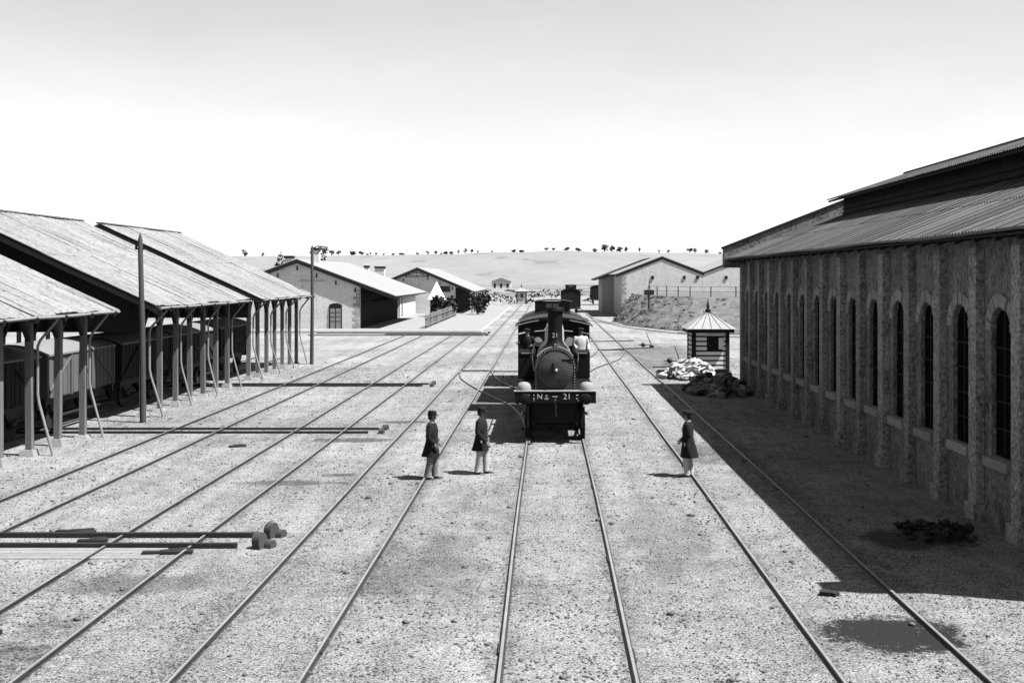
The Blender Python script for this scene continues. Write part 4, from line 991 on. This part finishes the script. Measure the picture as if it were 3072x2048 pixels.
    for sh, el, wr in arm_paths:
        b.tube([sh + Vector((-.05 * (1 if sh.x > 0 else -1), 0, .015)), sh, sh.lerp(el, .5), el, el.lerp(wr, .5), wr - (wr - el).normalized() * .01], [.065, .082, .075, .066, .06, .056], 12)
    co = b.build('coat' if coat else 'shirt', M[jacket], t, smooth=True)
    if coat:
        bt = MB()
        for k in range(5): bt.lathe([(.012, -.012), (.012, .0)], (.035, -.137 - .004 * (k == 1), 1.28 - k * .09), 8, 'y')
        bt.build('button', M['brass'], co)
        c = MB(); c.loft([ring((0, .005, 1.44), .075, .072), ring((0, 0, 1.475), .066, .066), ring((0, 0, 1.475), .058, .058), ring((0, .005, 1.44), .064, .062)], caps=False); c.build('collar', M['cloth_white'], t)
    # head: hair, eyes, cap
    h = MB(); h.loft([ring((0, .03, 1.53), .055, .06), ring((0, .022, 1.58), .083, .078), ring((0, .014, 1.64), .087, .094), ring((0, .008, 1.69), .075, .083), ring((0, .005, 1.735), .035, .04)]); h.build('hair', M['hair'], t, smooth=True)
    e = MB()
    for s in (-1, 1): e.lathe([(.002, -.008), (.009, -.005), (.009, .004)], (s * .03, -.085, 1.605), 8, 'y')
    e.build('eye', M['hair'], t)
    mu = MB(); mu.tube([(-.035, -.072, 1.553), (0, -.09, 1.562), (.035, -.072, 1.553)], [.006, .012, .006], 6); mu.build('moustache', M['hair'], t)
    if cap == 'kepi':
        c = MB(); c.loft([ring((0, .0, 1.645), .098, .108, 18), ring((0, .0, 1.665), .099, .11, 18), ring((0, -.01, 1.745), .09, .1, 18, tilt=.012), ring((0, -.012, 1.755), .07, .08, 18, tilt=.012)])
        c.loft([[(x, y, 1.652 - .2 * max(0, -y - .09)) for x, y in ((-.085, -.05), (-.075, -.12), (-.04, -.16), (0, -.17), (.04, -.16), (.075, -.12), (.085, -.05))], [(x, y, 1.644 - .2 * max(0, -y - .09)) for x, y in ((-.085, -.05), (-.075, -.12), (-.04, -.16), (0, -.17), (.04, -.16), (.075, -.12), (.085, -.05))]])
        c.build('cap', M['cloth_dark'], t, smooth=True)
    else:
        c = MB(); c.loft([ring((0, 0, 1.64), .1, .11), ring((0, 0, 1.67), .115, .125), ring((0, 0, 1.72), .1, .11), ring((0, 0, 1.745), .05, .06)]); c.build('cap', M['cloth_dark'], t, smooth=True)
    return t
person('man in dark knee length coat and cap standing at the rail, leftmost of two', (-2.9, 27.85, 0), R(82), [((.25, .05, 1.12), (.2, -.1, .93)), ((-.26, .03, 1.12), (-.2, -.1, .92))], .6, trousers='cloth_grey', legs=((.09, -.06), (-.09, .08)), scale=.985)
person('man in dark coat and pale trousers standing nearest the locomotive front', (-1.69, 28.6, 0), R(75), [((.25, .08, 1.13), (.22, -.06, .88)), ((-.26, .02, 1.12), (-.24, -.2, .86))], .63, trousers='cloth_light', legs=((.1, -.1), (-.1, .06)), scale=.985)
person('man in dark cape coat and white trousers standing between the right rails', (3.62, 28.2, 0), R(-105), [((.24, .06, 1.12), (.16, -.13, .95)), ((-.25, .05, 1.12), (-.16, -.15, .97))], .52, trousers='cloth_white', legs=((.07, -.03), (-.06, .05)), scale=.975, cap='soft')
person('fireman in white shirt standing on the right side of the locomotive', (1.26, 40.6, 1.5), R(20), [((.27, .03, 1.13), (.25, -.1, .92)), ((-.26, .04, 1.14), (-.2, -.15, .98))], coat=False, jacket='cloth_white', trousers='cloth_dark', cap='soft', scale=1.0)
person('driver in dark clothes standing on the left side of the locomotive', (-.72, 40.9, 1.5), R(-15), [((.27, .03, 1.13), (.22, -.2, 1.1)), ((-.26, .04, 1.14), (-.3, -.2, 1.2))], coat=False, jacket='cloth_dark', trousers='cloth_dark', cap='soft', scale=.98)

# ------------------------------------------------------------------ trees on the skyline and scrub
def make_tree(i, label, x, y, z, w, h, seed, name='oak_tree', group='trees along the skyline ridge', n=130, lift=.3):
    t = thing(name, label, 'tree', (x, y, z), group=group); b = MB(); rr = random.Random(seed)
    for k in range(5): leaves(n // 5, (x + rr.uniform(-.28, .28) * w, y + rr.uniform(-.2, .2) * w, z + h * (lift + .1 + rr.uniform(0, .45))), (w * .3, w * .3, h * .24), w * .11, b, seed * 7 + k)
    b.build('crown', M['leaf'], t); s = MB(); s.tube([(x, y, z - .5), (x + .02 * w, y, z + h * .3), (x - .03 * w, y, z + h * .62)], [w * .07, w * .05, w * .02], 7)
    for k in range(3): s.tube([(x, y, z + h * .35), (x + rr.uniform(-.3, .3) * w, y + rr.uniform(-.2, .2) * w, z + h * .65)], [w * .03, w * .012], 5)
    s.build('trunk', M['trunk'], t); return t
sky_trees = [(735, 19, 20), (790, 11, 12), (940, 24, 27), (972, 26, 30), (995, 17, 16), (1016, 15, 15), (1055, 24, 12), (1085, 18, 11), (1103, 8, 8), (1112, 8, 9), (1129, 9, 9), (1152, 8, 7), (1180, 12, 9), (1207, 17, 8), (1253, 9, 8), (1283, 11, 11), (1308, 12, 12), (1324, 9, 8), (1336, 17, 14), (1352, 16, 12), (1376, 9, 14), (1396, 13, 16), (1415, 11, 15), (1435, 8, 9), (1476, 7, 7), (1540, 16, 10), (1566, 20, 9), (1640, 14, 10), (1660, 11, 9), (1700, 18, 10), (1735, 22, 9), (1785, 16, 12), (1812, 24, 19), (1836, 22, 16), (1858, 21, 14), (1878, 14, 14), (1917, 10, 15), (1977, 8, 10), (2005, 10, 11), (2068, 17, 14), (2083, 13, 14), (2119, 14, 12), (2160, 12, 9)]
for i, (sx, w, h) in enumerate(sky_trees):
    x = (sx - 1640) * 1500 / 3300; k = 1500 / 3300
    make_tree(i, 'small dark tree on the far ridge, ' + (nth(i) + ' from the left' if i < 22 else nth(len(sky_trees) - 1 - i) + ' from the right'), x, 1498, ridge_z(x) - .4, w * k, h * k * 1.15, 100 + i)
for i, (sx, y, w, h, lb) in enumerate(((742, 175, 2.2, 8.2, 'leafy dark tree rising behind the farthest left shed roof'), (838, 180, 2.0, 8.9, 'thin dark tree behind the left chimney of the goods house'), (962, 185, 2.6, 9.4, 'dark tree rising behind the goods house roof beside the tall pole'))):
    x = (sx - 1640) * y / 3300; make_tree(i, lb, x, y, 0, w, h, 300 + i, group='trees behind the goods house', n=350, lift=.35)
# rough scrub beyond the yard
b = MB(); rr = random.Random(21)
for _ in range(420):
    y = rr.uniform(195, 420); x = rr.uniform(-60, 70)
    if abs(x) < 8 and y < 260 and rr.random() < .75: continue
    s = rr.uniform(.3, 1.0); leaves(10, (x, y, s * .4), (s * 1.3, s, s * .5), s * .4, b, rr.randint(0, 999999))
tag(b.build('scrub', M['leaf']), 'low dark scrub scattered over the dry plain beyond the yard', 'scrub', kind='stuff')
t = thing('far_house', 'tiny white house on the plain just above the distant striped hut', 'house', (-21, 520, 0))
MB().box(-26, -17, 520, 527, 0, 3.2).build('wall', M['house_wall'], t)
b = MB(); b.prism([(-26.5, 3.2), (-21.5, 5.0), (-16.5, 3.2)], 519.6, 527.4); b.build('roof', M['shutter'], t)
for k in range(3): MB().box(-25 + k * 3, -24 + k * 3, 519.95, 519.99, .2, 2.2).build('door', M['house_dark'], t)

# ------------------------------------------------------------------ small things on the ground
plank = MB().box(-.5, .5, -.07, .07, 0, .06).data('offcut', M['beam_dark'])
for i, (x, y, rz_, s, lb) in enumerate(((-7.0, 20.3, .1, .9, 'dark timber offcut just below the nearest cross track'), (-9.4, 21.95, -.1, .8, 'dark timber offcut above the nearest cross track'), (-8.75, 21.2, .05, .55, 'dark timber scrap lying between the nearest cross track rails'),
        (-9.3, 33.1, .4, .5, 'dark scrap of timber between the second and third tracks'), (-8.0, 15.6, .9, .5, 'short dark board on the gravel in the left foreground'), (4.55, 17.7, 2.4, .28, 'small dark stick on the sunlit ground right of the foreground rail'))):
    t = thing('timber_scrap', lb, 'timber', (x, y, 0), rz_, world=False, group='scraps of timber on the ground')
    piece('board', plank, (0, 0, 0), t, scale=(s, 1, 1)); piece('board', plank, (.12 * s, .09, .01), t, rot=(0, 0, .35), scale=(s * .55, .8, 1))

# loose gravel: far too many to count
import numpy as np
rng = np.random.default_rng(5); N = 84000
yy = 11.5 + 55 * rng.random(N) ** 1.7; xx = (rng.random(N) * 1.12 - .585) * yy * .98
keep = (xx < XI - .1) | (yy > YF); keep &= (xx > -16.2); keep &= ((xx - 4.97) / .8) ** 2 + ((yy - 15.75) / .65) ** 2 > rng.random(N) * 1.2; yy = yy[keep]; xx = xx[keep]; N = len(xx)
clump = .5 + .5 * np.sin(xx * 1.7 + np.sin(yy * .8) * 2) * np.sin(yy * 1.1 + np.cos(xx * .9) * 2)
r = (.008 + .016 * rng.random(N) ** 2.5) * (.7 + .5 * clump) * (.8 + yy * .012)
big = rng.random(N) < .014; r[big] *= 2.4
base = np.array([[1,0,0],[0,1,0],[-1,0,0],[0,-1,0],[0,0,.75],[0,0,-.4]])
ang_ = rng.random(N) * 6.283; ca, sa = np.cos(ang_), np.sin(ang_)
V = base[None] * (r[:, None, None] * (1 + .7 * (rng.random((N, 6, 1)) - .5)))
V[:, :, 0] *= 1.25
X2 = V[:, :, 0] * ca[:, None] - V[:, :, 1] * sa[:, None]; Y2 = V[:, :, 0] * sa[:, None] + V[:, :, 1] * ca[:, None]
V = np.stack([X2 + xx[:, None], Y2 + yy[:, None], V[:, :, 2] + r[:, None] * .25], -1).reshape(-1, 3)
F = np.array([[0,1,4],[1,2,4],[2,3,4],[3,0,4],[1,0,5],[2,1,5],[3,2,5],[0,3,5]])
F = (F[None] + 6 * np.arange(N)[:, None, None]).reshape(-1, 3)
me = bpy.data.meshes.new('gravel'); me.vertices.add(len(V)); me.vertices.foreach_set('co', V.astype(np.float32).ravel())
me.loops.add(F.size); me.loops.foreach_set('vertex_index', F.astype(np.int32).ravel()); me.polygons.add(len(F)); me.polygons.foreach_set('loop_start', np.arange(0, F.size, 3, dtype=np.int32)); me.polygons.foreach_set('loop_total', np.full(len(F), 3, dtype=np.int32))
me.update(); me.validate(); me.materials.append(mat('gravel_stone', .17, .8, 3.1, .4, 20, .95, 0))
o = bpy.data.objects.new('gravel', me); COL.objects.link(o); tag(o, 'loose gravel strewn over the yard between the rails', 'gravel', kind='stuff')
